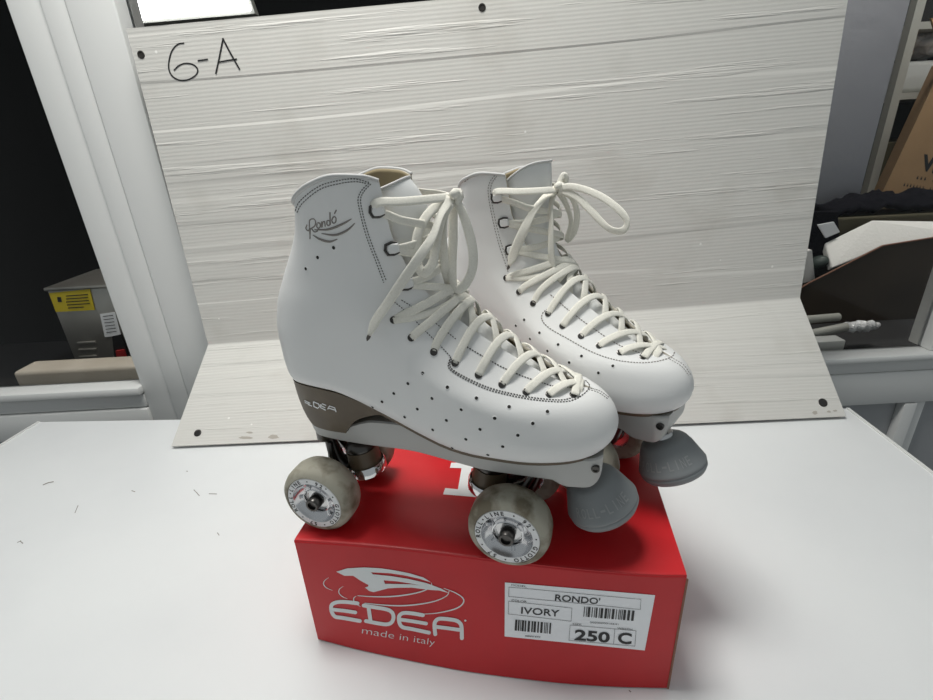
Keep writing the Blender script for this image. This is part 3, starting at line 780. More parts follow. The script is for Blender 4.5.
# script logo on the ankle of the front skate
bm = bmesh.new(); thin = lambda t: 0.5+0.8*math.sin(math.pi*t)
for l in ([(200,275),(195,290),(205,300),(213,290),(212,335)], [(213,330),(210,280),(212,255),(228,250),(236,262),(232,280),(215,292)], [(218,290),(232,305),(246,300)],
          [(243,270),(241,282),(248,290),(256,282),(254,268),(245,266)], [(262,286),(262,262),(264,284),(266,266),(274,262),(277,282)],
          [(296,258),(286,258),(284,272),(291,278),(297,268),(297,222)], [(297,240),(299,274)], [(308,246),(305,258),(312,268),(321,262),(322,246),(314,240),(308,246)], [(316,228),(324,212)]):
    pen(bm, c1(l), near_S, 0.00042)
for l in ([(232,296),(290,294),(345,274),(388,250)], [(262,312),(320,318),(370,298),(402,268)], [(225,318),(255,336),(295,346),(328,336)]):
    pen(bm, c1(l), near_S, 0.00062, rf=thin)
build('script_lettering', bm, M['stitch_lt'], near_boot, 60)['label'] = 'dark script lettering'
# metal letters on the brown heel of the front skate
bpy.context.view_layer.update(); hs = surf_of(near_heel); bm = bmesh.new()
def strokes(bm, lines, surf, w, off=0.0004, mi=0):
    for l in lines:
        V, Fs = stroke2(densify(l, 1.0), w); decal(bm, V, Fs, surf, off, mi)
for l in ([(190,425),(215,437)], [(192,433),(210,441)], [(205,441),(222,449)], [(228,430),(250,440),(254,450),(246,458),(230,450),(228,430)], [(264,438),(282,446)], [(258,446),(278,456)], [(258,455),(280,466)], [(260,440),(257,455)], [(288,462),(296,448),(318,456),(324,474)], [(292,457),(320,466)]):
    strokes(bm, [c2(l)], hs, 1.05)
build('metal_letters', bm, M['ring'], near_heel)['label'] = 'silver letters on the heel'

# ================================================================ SHOE BOX
box_root_loc = Vector((0, 0, 0))
tl = [at_z(p, BOX_H) for p in ((294,540),(352,544),(411,549.5),(482,558),(540,565),(600,571),(650,574.5),(687,575))]
bl = [at_z(p, 0.001) for p in ((318,639),(352,648),(388,656),(435,665.5),(475,672.5),(550,682),(610,686.5),(667,688))]
def along(P, t):                                             # arc-length position on a polyline
    L = [0]
    for a, b in zip(P[:-1], P[1:]): L.append(L[-1]+(b-a).length)
    d = t*L[-1]
    for i in range(len(P)-1):
        if d <= L[i+1] or i == len(P)-2: return P[i].lerp(P[i+1], (d-L[i])/(L[i+1]-L[i]))
tls = smooth_pts(tl, 6); bls = smooth_pts(bl, 6)
NB = 40
tf = [along(tls, i/NB) for i in range(NB+1)]; bf = [along(bls, i/NB) for i in range(NB+1)]
cen = (tf[0]+tf[-1])/2; xdir = (tf[-1]-tf[0]).normalized(); ydir = Vector((-xdir.y, xdir.x, 0)); xdir = Vector((xdir.x, xdir.y, 0))
DEPTH = 0.225
rb = (at_z((658.7,489.6), BOX_H)-tf[-1]).normalized()
tbR = tf[-1]+rb*DEPTH; tbL = tf[0]+ydir*DEPTH
base = Vector((cen.x, cen.y, 0))+ydir*0.1
sb = empty('shoe_box', base); tag(sb, 'red cardboard shoe box under the two roller skates', 'box')
def rel(p): return Vector(p)-base
bm = bmesh.new()
front_rows = []
for k in range(9):
    t = k/8; row = []
    for i in range(NB+1):
        p = bf[i].lerp(tf[i], t); row.append(bm.verts.new(rel(p)))
    front_rows.append(row)
for A, B in zip(front_rows[:-1], front_rows[1:]):
    for i in range(NB): bm.faces.new((A[i], A[i+1], B[i+1], B[i]))
boxfront = build('box_front', bm, M['red'], sb, 30)
bm = bmesh.new()                                            # sides and back, slightly drawn in towards the bottom
bR0, bL0 = bf[-1], bf[0]; bRb = tbR-Vector((0,0,BOX_H-0.001))-xdir*0.012-ydir*0.006; bLb = tbL-Vector((0,0,BOX_H-0.001))+xdir*0.012-ydir*0.006
v = [bm.verts.new(rel(p)) for p in (bR0, bRb, bLb, bL0, tf[-1]-Vector((0,0,0.001)), tbR-Vector((0,0,0.001)), tbL-Vector((0,0,0.001)), tf[0]-Vector((0,0,0.001)))]
for q in ((0,1,5,4),(1,2,6,5),(2,3,7,6)): bm.faces.new([v[i] for i in q])
cols = [bm.verts.new(rel(p)) for p in bf]
bm.faces.new(cols+[v[1], v[2]][0:2])
bmesh.ops.remove_doubles(bm, verts=bm.verts[:], dist=1e-5)
bmesh.ops.recalc_face_normals(bm, faces=bm.faces[:])
build('box_sides', bm, M['red'], sb, 30)
bm = bmesh.new()                                            # lid panel with a rounded front fold
rowsL = []
backs = [tbL.lerp(tbR, i/NB) for i in range(NB+1)]
for dz, t in ((-0.0030, 0.0), (-0.0012, -0.0), (-0.0003, 0.004), (0, 0.012), (0, 0.35), (0, 0.7), (0, 1.0), (-0.004, 1.002)):
    row = []
    for i in range(NB+1):
        p = tf[i].lerp(backs[i], t); off = -ydir*(0.0004 if t == 0 else 0)
        row.append(bm.verts.new(rel(p)+Vector((0, 0, dz))+off))
    rowsL.append(row)
for A, B in zip(rowsL[:-1], rowsL[1:]):
    for i in range(NB): bm.faces.new((A[i], A[i+1], B[i+1], B[i]))
lid = build('lid', bm, M['red'], sb, 60)
bm = bmesh.new()                                            # raw board edge at the right front corner
tube(bm, [rel(p)+xdir*0.0006 for p in (bf[-1], bf[-1].lerp(tf[-1], 0.5), tf[-1]-Vector((0,0,0.004)))], 0.0009, 6)
build('cut_edge', bm, M['card_edge'], sb)['label'] = 'raw brown cardboard edge'
bpy.context.view_layer.update()
FS = surf_of(boxfront); TS = surf_of(lid)

# print on the box front
c8 = crop(310, 555, 5.488); bm = bmesh.new(); OFF = 0.0004
def rounded(bm, line, w, n=5):
    pts = densify(curve2(c8(line), n), 1.2); V, Fs = stroke2(pts, w); decal(bm, V, Fs, FS, OFF)
    for e in (pts[0], pts[-1]):
        V = [(e[0]+w/2*math.cos(a), e[1]+w/2*math.sin(a)) for a in [2*math.pi*k/14 for k in range(14)]]
        decal(bm, V, [tuple(range(14))], FS, OFF+0.00003)
def straight(bm, line, w):
    pts = densify(c8(line), 1.5); V, Fs = stroke2(pts, w); decal(bm, V, Fs, FS, OFF+0.00003)
rounded(bm, [(262,263),(200,256),(150,257),(122,270),(117,292),(124,318),(142,337),(180,343),(275,360)], 3.8)
rounded(bm, [(125,297),(190,304),(250,313)], 3.6)
rounded(bm, [(296,275),(350,284),(420,296),(450,312),(459,338),(450,366),(425,378),(380,374),(308,360)], 3.8)
straight(bm, [(322,282),(334,366)], 3.8)
rounded(bm, [(620,328),(560,318),(515,316),(492,330),(489,355),(497,382),(515,396),(560,404),(654,424)], 3.8)
rounded(bm, [(495,352),(560,361),(638,374)], 3.6)
rounded(bm, [(688,432),(684,390),(688,364),(708,348),(750,349),(800,357),(822,370),(832,392),(834,454)], 3.9)
straight(bm, [(688,391),(760,400),(832,410)], 3.7)
V, Fs = poly2([(c8([(853+6*math.cos(a), 358+6*math.sin(a))])[0]) for a in [2*math.pi*k/10 for k in range(10)]]); decal(bm, V, Fs, FS, OFF)
# winged emblem: three blades and its orbit lines
def shape(bm, pts):
    P = c8(pts); V, Fs = poly2(P); decal(bm, V, Fs, FS, OFF)
shape(bm, [(145,90),(205,71),(300,66),(390,71),(470,83),(550,99),(625,122),(665,148),(600,128),(520,110),(440,98),(335,93)])
shape(bm, [(145,90),(335,93),(350,107),(405,137),(412,155),(430,181),(350,202),(325,195),(302,176),(318,172),(322,163),(275,137),(238,112),(190,112)])
shape(bm, [(345,104),(440,113),(540,129),(640,152),(720,182),(765,207),(700,190),(620,168),(540,152),(480,143),(405,137)])
shape(bm, [(412,156),(480,157),(560,159),(660,172),(738,194),(660,190),(560,177),(480,178),(430,181)])
def orbit(line, w0, w1):
    pts = densify(curve2(c8(line), 8), 1.0); V, Fs = stroke2(pts, 1, wf=lambda t: w0+(w1-w0)*math.sin(math.pi*t)); decal(bm, V, Fs, FS, OFF+0.00003)
orbit([(668,150),(664,172),(620,196),(540,215),(440,226),(340,226),(262,221)], 0.7, 1.35)
orbit([(765,195),(750,222),(690,250),(600,268),(500,276),(400,272),(300,262)], 0.7, 1.35)
orbit([(735,180),(800,206),(842,238),(835,270),(790,296),(700,316),(625,322)], 0.6, 1.3)
orbit([(104,122),(82,138),(76,158),(92,178),(124,192)], 0.3, 0.9)
orbit([(184,170),(164,184),(160,205),(178,225),(206,238)], 0.3, 0.9)
orbit([(256,222),(243,232),(241,246),(252,264),(278,281)], 0.4, 1.0)
put_text(bm, 'made in italy', c8([(290,392),(688,462),(682,505),(284,440)]), FS, OFF, -0.012)
build('printed_logo', bm, M['silver'], boxfront)['label'] = 'silver printed brand logo'

# white sticker with its print
SQ = [(505,582),(655,594.7),(644.6,650),(504.6,636)]; hS = homog(SQ)
bm = bmesh.new(); G = 14
V = [hS(i/G, j/6) for j in range(7) for i in range(G+1)]; Fs = [(j*(G+1)+i, j*(G+1)+i+1, (j+1)*(G+1)+i+1, (j+1)*(G+1)+i) for j in range(6) for i in range(G)]
decal(bm, V, Fs, FS, 0.0004)
stick = build('size_sticker', bm, M['paper'], boxfront); stick['label'] = 'white size sticker with black print'
cs = crop(480, 560, 4.241); bm = bmesh.new(); O2 = 0.0007
def frame_line(P):
    P = cs(P)
    for a, b in zip(P, P[1:]+P[:1]):
        V, Fs = stroke2(densify([a, b], 8), 0.33); decal(bm, V, Fs, FS, O2)
frame_line([(123,112),(682,164),(679,207),(122,152)])
frame_line([(122,172),(390,201),(386,257),(120,226)])
frame_line([(382,273),(661,297),(656,362),(377,338)])
straight_l = stroke2(densify(cs([(571,290),(566,355)]), 6), 0.33); decal(bm, straight_l[0], straight_l[1], FS, O2)
put_text(bm, "RONDO'", cs([(320,142),(510,159),(508,186),(317,170)]), FS, O2, 0.015)
put_text(bm, 'IVORY', cs([(176,196),(337,210),(335,238),(174,225)]), FS, O2, 0.012)
put_text(bm, '250', cs([(403,291),(552,304),(548,349),(399,337)]), FS, O2, 0.03)
put_text(bm, 'C', cs([(586,303),(644,308),(641,356),(583,351)]), FS, O2, 0.03)
put_text(bm, 'MODEL', cs([(134,100),(198,106),(198,114),(134,107)]), FS, O2)
put_text(bm, 'COLOR', cs([(134,164),(198,170),(198,178),(134,172)]), FS, O2)
put_text(bm, 'SIZE', cs([(392,264),(430,267),(430,274),(392,271)]), FS, O2)
put_text(bm, 'WIDTH', cs([(582,283),(645,288),(645,295),(582,290)]), FS, O2)
put_text(bm, '2000000016641', cs([(466,258),(586,266),(586,273),(466,265)]), FS, O2)
put_text(bm, '08001642', cs([(192,316),(256,320),(256,327),(192,323)]), FS, O2)
rb_ = random.Random(3)
def bars(q, n):
    h = homog(cs(q)); x = 0.0
    while x < 1:
        w = rb_.choice((1, 1, 2, 3))/n; 
        decal(bm, [h(x, 0), h(min(x+w, 1), 0), h(min(x+w, 1), 1), h(x, 1)], [(0, 1, 2, 3)], FS, O2); x += w+rb_.choice((1, 1, 2))/n
bars([(442,195),(655,212),(650,255),(438,237)], 62)
bars([(150,250),(302,264),(299,310),(147,296)], 48)
build('sticker_print', bm, M['ink'], stick)
# big printed figure on the lid
ct = crop(310, 400, 5.488); bm = bmesh.new()
V, Fs = poly2(ct([(775,346),(950,345),(944,376),(886,376),(870,496),(930,500),(925,536),(730,520),(742,485),(812,492),(832,376),(768,374)])); decal(bm, V, Fs, TS, 0.0004)
build('lid_print', bm, M['silver'], lid)

# ================================================================ TABLE
tbl = [at_z((40,422)), at_z((846,408.5))]
def ext(a, b, y): t = (y-a.y)/(b.y-a.y); return a+(b-a)*t
l2 = at_z((0,446.5)); r2 = at_z((933,475)); fl = ext(tbl[0], l2, -0.12); fr = ext(tbl[1], r2, -0.12)
tb = empty('table', (0, 0.25, -0.75)); tag(tb, 'white laminate table carrying the red box and the bent board', 'table')
off = Vector((0, 0.25, -0.75))
bm = bmesh.new(); pts = [fl, fr, tbl[1], tbl[0]]
hexa(bm, [p-off+Vector((0,0,-0.025)) for p in pts]+[p-off for p in pts])
build('tabletop', bm, M['table'], tb)
for a, b in ((tbl[0], fl), (tbl[1], fr)):
    bm = bmesh.new(); d = (b-a).normalized(); n = Vector((-d.y, d.x, 0)); n = n if n.x*a.x > 0 else -n
    P = [a-off, b-off]
    hexa(bm, [P[0]+Vector((0,0,-.026)), P[1]+Vector((0,0,-.026)), P[1]+n*0.004+Vector((0,0,-.026)), P[0]+n*0.004+Vector((0,0,-.026)),
              P[0]+Vector((0,0,.0015)), P[1]+Vector((0,0,.0015)), P[1]+n*0.004+Vector((0,0,.0015)), P[0]+n*0.004+Vector((0,0,.0015))])
    bmesh.ops.recalc_face_normals(bm, faces=bm.faces[:]); build('edge_strip', bm, M['pvc'], tb)
for p in pts:
    bm = bmesh.new(); q = (p*0.9+Vector((0.0, 0.03, 0)))-off; q.z = 0
    box(bm, (q.x-.02, q.y-.02, 0), (q.x+.02, q.y+.02, 0.725), 0.003); build('leg', bm, M['steel'], tb)
bm = bmesh.new()
class Flat:
    def hit(self, px, o=0): p = at_z(px)-off; p.z += o; return p, Vector((0,0,1))
k1 = crop(0, 380, 4.241)
for l, w in (([(182,446),(205,436),(228,432)], .9), ([(318,565),(326,545),(332,532)], .7), ([(822,466),(834,478),(846,492)], .8), ([(886,483),(920,484)], .7), ([(558,470),(574,475)], .8), ([(86,684),(98,694)], 1.0), ([(74,690),(90,682)], .7), ([(922,648),(930,660)], .8), ([(790,387),(797,388)], .7), ([(2667,1317),(2676,1324)], 1.0)):
    bm = bmesh.new(); V, Fs = stroke2(densify(k1(l), 1), w); decal(bm, V, Fs, Flat(), 0.0003)
    build('scuff_mark', bm, M['stitch_lt'], tb)['label'] = 'small dark scuff on the table top'

# ================================================================ BENT BOARD
bf_l, bf_r = at_z((172,446.5), 0.004), at_z((845,416.5), 0.004)
cr_l, cr_r = at_y((209,345), 0.755), at_y((799,298), 0.730)
tp_l, tp_r = at_y((127,29), 0.775), at_y((853,-38), 0.765)
bd = empty('backdrop_board', (bf_l+bf_r)/2); bd.name = 'painted_board'
tag(bd, 'large bent white painted board with a handwritten mark, leaning on the window', 'board')
bo = bd.location.copy(); bm = bmesh.new(); uvl = bm.loops.layers.uv.new('UVMap')
prof = []                                                    # (t along foot or back)
NU = 60; rowsB = []; arc = []
def bpos(u, k):
    """k 0..1 foot, 1..2 back, with a soft fold."""
    f, c, t = bf_l.lerp(bf_r, u), cr_l.lerp(cr_r, u), tp_l.lerp(tp_r, u)
    if k <= 0.985: p = f.lerp(c, k)
    elif k >= 1.01: p = c.lerp(t, k-1)
    else:
        q = (k-0.985)/0.025; a, b = f.lerp(c, 0.985), c.lerp(t, 0.01); p = a*(1-q)**2+c*2*q*(1-q)+b*q*q
    if k < 0.9: p = p+Vector((0, 0, 0.006*math.sin(math.pi*min(k/0.9, 1))*math.sin(math.pi*u)))
    return p
ks = [0, .1, .2, .3, .4, .5, .6, .7, .8, .9, .95, .985, .99, .9975, 1.004, 1.01]+[1.01+.99*i/24 for i in range(1, 25)]
acc = 0; prev = None
for k in ks:
    c = bpos(0.5, k); acc += (c-prev).length if prev is not None else 0; prev = c; arc.append(acc)
    rowsB.append([bm.verts.new(bpos(i/NU, k)-bo) for i in range(NU+1)])
for r in range(len(ks)-1):
    for i in range(NU):
        f = bm.faces.new((rowsB[r][i], rowsB[r][i+1], rowsB[r+1][i+1], rowsB[r+1][i]))
        for lp, (uu, vv) in zip(f.loops, ((i/NU, arc[r]), ((i+1)/NU, arc[r]), ((i+1)/NU, arc[r+1]), (i/NU, arc[r+1]))): lp[uvl].uv = (uu*0.97, vv)
sheet = build('sheet', bm, M['board'], bd)
md = sheet.modifiers.new('thickness', 'SOLIDIFY'); md.thickness = 0.004; md.offset = 0
bpy.context.view_layer.update(); BS = surf_of(sheet)
c4 = crop(0, 0, 3.5); bm = bmesh.new()
for l in ([(648,152),(625,157),(605,180),(595,215),(595,245),(607,268),(632,282),(662,280),(688,264),(695,245),(680,228),(652,223),(628,232),(612,248)],):
    V, Fs = stroke2(densify(curve2(c4(l), 6), 1), 1.5); decal(bm, V, Fs, BS, 0.0024)
for l in ([(695,214),(731,209)], [(758,260),(768,215),(784,135)], [(782,135),(808,185),(842,245)], [(768,219),(800,213),(832,208)]):
    V, Fs = stroke2(densify(c4(l), 1), 1.6); decal(bm, V, Fs, BS, 0.0026)
build('handwritten_mark', bm, M['ink'], sheet)['label'] = 'black marker writing'
def grommet(p, r, dark):
    h = BS.hit(p, 0.002); bm = bmesh.new()
    lathe(bm, [(r*1.35, -0.001), (r*1.35, 0.0006), (r*0.95, 0.0009), (r*0.85, 0.0002), (0, 0.0002)], h[0], h[1], 22)
    o = build('fixing_hole', bm, M['hole' if dark else 'darkmetal'], sheet, 40)
for p, r, d in (((142,55), .0036, True), ((482,8), .0036, True), ((198.5,433.5), .0040, False), ((822,403), .0046, False)): grommet(p, r, d)
# brown smudges near the front edge
bm = bmesh.new(); rs = random.Random(5)
for (x, y, a, b) in ((246,438,8,1.6),(274,437,6,2.2),(250,433,4,1),(828,412,2.5,1.2),(834,411,2.2,1.0),(814,413,3,2)):
    P = [(x+a*math.cos(t)*rs.uniform(.6,1.1), y+b*math.sin(t)*rs.uniform(.6,1.1)) for t in [2*math.pi*i/14 for i in range(14)]]
    V, Fs = poly2(P); decal(bm, V, Fs, BS, 0.0022)
M['smudge'] = mat('dirt_smudge', (0.44, 0.41, 0.36), 0.8)
build('dirt_smudges', bm, M['smudge'], sheet)

# ================================================================ WINDOW AND ROOM
def struct(name, bm, m, smooth=None):
    o = build(name, bm, m, None, smooth); o['kind'] = 'structure'; return o
YW = 0.80
def vx(px): return at_y(px, YW)
xl = vx((74,197)).x; xl2 = vx((119,8)).x
zs_l = vx((70,395)).z; zs_r = vx((880,355)).z
ZT = 1.35
# left sash upright and the coupled mullion, with their joint grooves
j1 = vx((41,0)).x; j2 = vx((67,0)).x
bm = bmesh.new(); box(bm, (xl, YW+0.000, -0.75), (j1-0.001, YW+0.055, ZT), 0.003)
wf = struct('window_1', bm, M['pvc'], 40)
bm = bmesh.new(); box(bm, (j1, YW-0.004, -0.75), (j2-0.001, YW+0.055, ZT), 0.002); box(bm, (j2, YW-0.007, -0.75), (xl2, YW+0.055, ZT), 0.003)
struct('trim_1', bm, M['pvc'], 40)
# left bottom rail: bead, sash rail, frame rail
bm = bmesh.new()
zb = vx((70,389)).z; z1 = vx((70,397)).z
box(bm, (-1.6, YW-0.012, z1), (xl+0.002, YW+0.03, zb), 0.004); build('glazing_bead', bm, M['pvc'], wf, 40)
bm = bmesh.new(); box(bm, (-1.6, YW-0.002, z1-0.028), (xl-0.0, YW+0.05, z1-0.001), 0.003); build('sash_rail', bm, M['pvc'], wf, 40)
bm = bmesh.new(); box(bm, (-1.6, YW-0.006, z1-0.085), (xl-0.0, YW+0.05, z1-0.030), 0.003); build('frame_rail', bm, M['pvc'], wf, 40)
bm = bmesh.new(); box(bm, (-1.6, YW+0.012, -0.75), (xl+0.001, YW+0.04, z1-0.087)); build('lower_panel', bm, M['pvc_lower'], wf)
bm = bmesh.new(); box(bm, (-1.6, YW+0.022, zb-0.005), (xl+0.005, YW+0.028, ZT)); build('glass_pane', bm, M['glass'], wf)
# right window
xr = vx((938,330)).x
wr_ = bmesh.new(); zb2 = at_y((880,354), YW).z; zr1 = at_y((880,361), YW).z; zr2 = at_y((880,404), YW).z; zm = at_y((880,372), YW).z
box(wr_, (xl2, YW-0.002, zr2), (1.7, YW+0.05, zm-0.001), 0.003); wr = struct('window_2', wr_, M['pvc'], 40)
bm = bmesh.new(); box(bm, (xl2, YW-0.001, zm), (1.7, YW+0.05, zr1), 0.002); build('sash_rail', bm, M['pvc'], wr, 40)
bm = bmesh.new(); box(bm, (xl2, YW-0.012, zr1+0.001), (1.7, YW+0.03, zb2), 0.004); build('glazing_bead', bm, M['pvc'], wr, 40)
bm = bmesh.new(); box(bm, (xr, YW+0.0, zb2), (xr+0.08, YW+0.05, ZT), 0.003); build('upright', bm, M['pvc'], wr, 40)
bm = bmesh.new(); box(bm, (xl2, YW+0.022, zb2-0.005), (xr+0.01, YW+0.028, ZT)); build('glass_pane', bm, M['glass'], wr)
bm = bmesh.new(); box(bm, (xr+0.07, YW+0.022, zb2-0.005), (1.7, YW+0.028, ZT)); build('glass_pane', bm, M['glass'], wr)
bm = bmesh.new(); box(bm, (xl2, YW+0.016, -0.75), (1.7, YW+0.04, zr2-0.001)); build('lower_panel', bm, M['pvc_lower'], wr)
xs_ = at_y((905,420), YW).x
bm = bmesh.new(); box(bm, (xs_-0.012, YW-0.002, -0.75), (xs_+0.012, YW+0.016, zr2-0.002), 0.002); box(bm, (xs_+0.012, YW+0.006, -0.75), (xs_+0.035, YW+0.016, zr2-0.002), 0.002); build('upright', bm, M['pvc'], wr, 40)
# head rail above the panes (out of the picture)
bm = bmesh.new(); box(bm, (-1.6, YW, ZT), (1.7, YW+0.055, 2.0)); struct('wall_front', bm, M['pvc'])
bm = bmesh.new(); box(bm, (-2.6, -2.2, -0.80), (2.6, 3.2, -0.75)); struct('floor', bm, M['floor'])
bm = bmesh.new(); box(bm, (-2.6, 3.0, -0.75), (2.6, 3.1, 2.0)); struct('wall_back', bm, M['darkwall'])
bm = bmesh.new(); box(bm, (-2.1, YW+0.06, -0.75), (-2.05, 3.0, 2.0)); struct('wall_left', bm, M['darkwall'])
bm = bmesh.new(); box(bm, (2.45, YW+0.06, -0.75), (2.5, 3.0, 2.0)); struct('wall_right', bm, M['darkwall'])
bm = bmesh.new(); box(bm, (-2.6, YW+0.06, 2.0), (2.6, 3.1, 2.05)); struct('ceiling', bm, M['darkwall'])

# ---- behind the left pane
YA = 1.15
def A(px, y=YA): return at_y(px, y)
ap = A((47,291)); aw = 0.24; ad = 0.18; azb = A((80,372)).z-0.02
ar = empty('steel_appliance', (ap.x+aw/2, YA+ad/2, azb)); tag(ar, 'stainless steel appliance with a yellow warning label behind the left window', 'appliance')
h = ap.z-azb
bm = bmesh.new(); box(bm, (-aw/2, -ad/2, 0), (aw/2, ad/2, h), 0.003)
for ya_ in (343, 350, 357, 364):
    p_ = at_y((78+(ya_-343)*0.12, ya_), YA)-ar.location; box(bm, (p_.x, -ad/2-0.003, p_.z-0.003), (p_.x+0.045, -ad/2+0.001, p_.z+0.003), 0.0015)
build('body', bm, M['stainless'], ar, 30)
bm = bmesh.new(); box(bm, (-aw/2-0.004, -ad/2-0.004, h), (aw/2+0.004, ad/2+0.004, h+0.008), 0.002); tube(bm, [(0.02, -0.03, h+0.008), (0.02, -0.03, h+0.016)], 0.008, 12); build('lid', bm, M['stainless'], ar, 30)
def panel(name, pxq, y, m, parent, th=0.0006):
    bm = bmesh.new(); P = [at_y(p, y)-ar.location for p in pxq]
    hexa(bm, [p-Vector((0, th, 0)) for p in P]+P); bmesh.ops.recalc_face_normals(bm, faces=bm.faces[:]); return build(name, bm, m, parent)
yl = panel('warning_label', [(56,312),(95,310),(90,289),(49,293)], YA-0.0012, M['yellow'], ar); yl['label'] = 'yellow warning label'
bm = bmesh.new()
class PlaneY:
    def __init__(s, y, o): s.y, s.o = y, o
    def hit(s, px, off=0): p = at_y(px, s.y); p = p-s.o; p.y -= off; return p, Vector((0,-1,0))
py = PlaneY(YA-0.0022, ar.location)
for q in ([(66,296),(88,294.5)], [(66,299),(88,297.5)], [(66,302),(89,300.5)], [(67,305),(90,303.5)], [(68,308),(84,307)]):
    V, Fs = stroke2(q, 1.0); decal(bm, V, Fs, py, 0.0003)
V, Fs = poly2([(57,297),(61,297),(62,302),(58,302)]); decal(bm, V, Fs, py, 0.0003)
build('label_print', bm, M['ink'], yl)
rl = panel('rating_plate', [(105,337),(121,335),(115,312),(100,314)], YA-0.0012, M['paper'], ar)
bm = bmesh.new()
for k in range(6): V, Fs = stroke2([(103+k*0.7,316.5+k*3.2),(113+k*0.7,315.3+k*3.2)], 0.7); decal(bm, V, Fs, py, 0.0003)
build('plate_print', bm, M['ink'], rl)
sw = panel('switch_plate', [(116,362),(130,361),(122,334),(113,336)], YA-0.003, M['ink'], ar, 0.004)
panel('rocker', [(119,361),(128,360),(125,349),(117,350)], YA-0.008, M['switch'], sw, 0.006)['label'] = 'red rocker switch'
# counter they stand on
bm = bmesh.new(); zc = azb
box(bm, (-2.0, 0.87, -0.75), (-0.45, 1.45, zc), 0.004); tag(build('counter', bm, M['ink'], None), 'black counter behind the left window under the steel appliance', 'counter')
p0, p1 = at_y((19,390), 0.90), at_y((150,384), 0.90)
bm = bmesh.new(); zt_ = at_y((60,370), 0.90).z
box(bm, (p0.x, 0.90, zc), (p1.x+0.08, 0.96, max(zt_, zc+0.02)), 0.008, 3); tag(build('wooden_block', bm, M['plank'], None, 40), 'pale block lying along the sill in front of the steel appliance', 'block')

# ---- glowing panel added for a ceiling light mirrored in the glass
LY = 1.5
q = [at_y(p, LY) for p in ((128,-22),(236,-24),(248,9),(132,19))]
lo_ = sum(q, Vector())/4; lp = empty('glass_reflection', lo_); tag(lp, 'bright white glow of a mirrored ceiling light above the board at top left', 'reflection')
bm = bmesh.new(); P = [p-lo_ for p in q]; hexa(bm, [p for p in P]+[p+Vector((0, 0.02, 0)) for p in P]); bmesh.ops.recalc_face_normals(bm, faces=bm.faces[:]); build('glow_panel', bm, M['reflection'], lp)
bm = bmesh.new(); P2 = [p*1.06+Vector((0, 0.021, -0.004)) for p in P]; hexa(bm, P2+[p+Vector((0, 0.03, 0)) for p in P2]); bmesh.ops.recalc_face_normals(bm, faces=bm.faces[:]); build('housing', bm, M['shelf'], lp)  # grey rim added behind the glowing panel
bm = bmesh.new(); tube(bm, [(0, 0.03, 0), (0, 0.03, 2.0-lo_.z)], 0.006, 10); build('panel_rod', bm, M['shelf'], lp)  # rod added only to hold up the glowing panel

# ---- storage behind the right pane
YC = 1.25
zC = at_y((830,213), YC).z                                  # top of the dark bench the grey cabinet stands on
# grey cabinet side
x0, x1 = at_y((800,209), YC).x, at_y((857,209), YC).x
bm = bmesh.new(); box(bm, (x0-0.25, YC, at_y((857,209), YC).z), (x1, YC+0.35, 1.9), 0.004)
tag(build('cabinet', bm, M['greywall'], None, 30), 'tall plain grey cabinet standing beyond the right edge of the board', 'cabinet')
zcb = at_y((857,209), YC).z
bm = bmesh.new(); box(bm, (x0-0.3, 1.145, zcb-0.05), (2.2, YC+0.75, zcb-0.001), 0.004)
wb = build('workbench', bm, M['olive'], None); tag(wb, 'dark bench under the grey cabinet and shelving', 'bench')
for lx in (x0-0.25, 2.1):
    bm = bmesh.new(); box(bm, (lx, 1.16, -0.75), (lx+0.05, YC+0.7, zcb-0.051)); build('leg', bm, M['olive'], wb)
# shelving unit
YS = 1.42
sx0 = at_y((877,155), YS).x; su = empty('shelving_unit', (sx0+0.3, YS+0.15, zcb)); tag(su, 'grey metal shelving unit behind the right window', 'shelves')
so = su.location
for xx in (sx0, sx0+0.62):
    for yy in (YS, YS+0.30):
        bm = bmesh.new(); box(bm, (xx-so.x, yy-so.y, 0), (xx+0.022-so.x, yy+0.022-so.y, 1.0)); build('post', bm, M['shelf'], su)
shz = [at_y(p, YS).z-so.z for p in ((880,187),(898,93),(915,22))]
for z in shz:
    bm = bmesh.new(); box(bm, (sx0+0.0225-so.x, YS+0.002-so.y, z-0.016), (sx0+0.6195-so.x, YS+0.318-so.y, z)); build('shelf', bm, M['shelf'], su)
bm = bmesh.new(); box(bm, (sx0-so.x, YS+0.322-so.y, 0), (sx0+0.64-so.x, YS+0.33-so.y, 1.0)); build('back_panel', bm, M['darkwall'], su)
bz = shz[1]+so.z; bx = at_y((922,70), YS).x
bm = bmesh.new(); box(bm, (bx-0.035, YS+0.03, bz), (bx+0.16, YS+0.22, bz+0.075), 0.012, 3); tag(build('storage_bin', bm, M['white_bin'], None, 40), 'pale bin standing on the middle shelf behind the right window', 'bin')
bm = bmesh.new(); bmesh.ops.create_icosphere(bm, subdivisions=4, radius=1); rr = random.Random(2)
from mathutils import noise
for v in bm.verts:
    k = 1+0.35*noise.noise(v.co*3.1)+0.15*noise.noise(v.co*7); v.co = Vector((v.co.x*0.105*k, v.co.y*0.08*k, v.co.z*0.036*k))+Vector((bx+0.07, YS+0.12, bz+0.076+0.047))
tag(build('plastic_bag', bm, M['plastic'], None, 180), 'crumpled clear plastic bag lying on top of the pale bin', 'bag')
bm = bmesh.new(); z0 = shz[0]+so.z; xb0 = at_y((889,130), YS).x
box(bm, (xb0, YS+0.04, z0), (xb0+0.22, YS+0.25, z0+0.115), 0.004); tag(build('dark_carton', bm, M['olive'], None), 'dark carton on the lowest shelf beside the leaning cardboard box', 'carton')
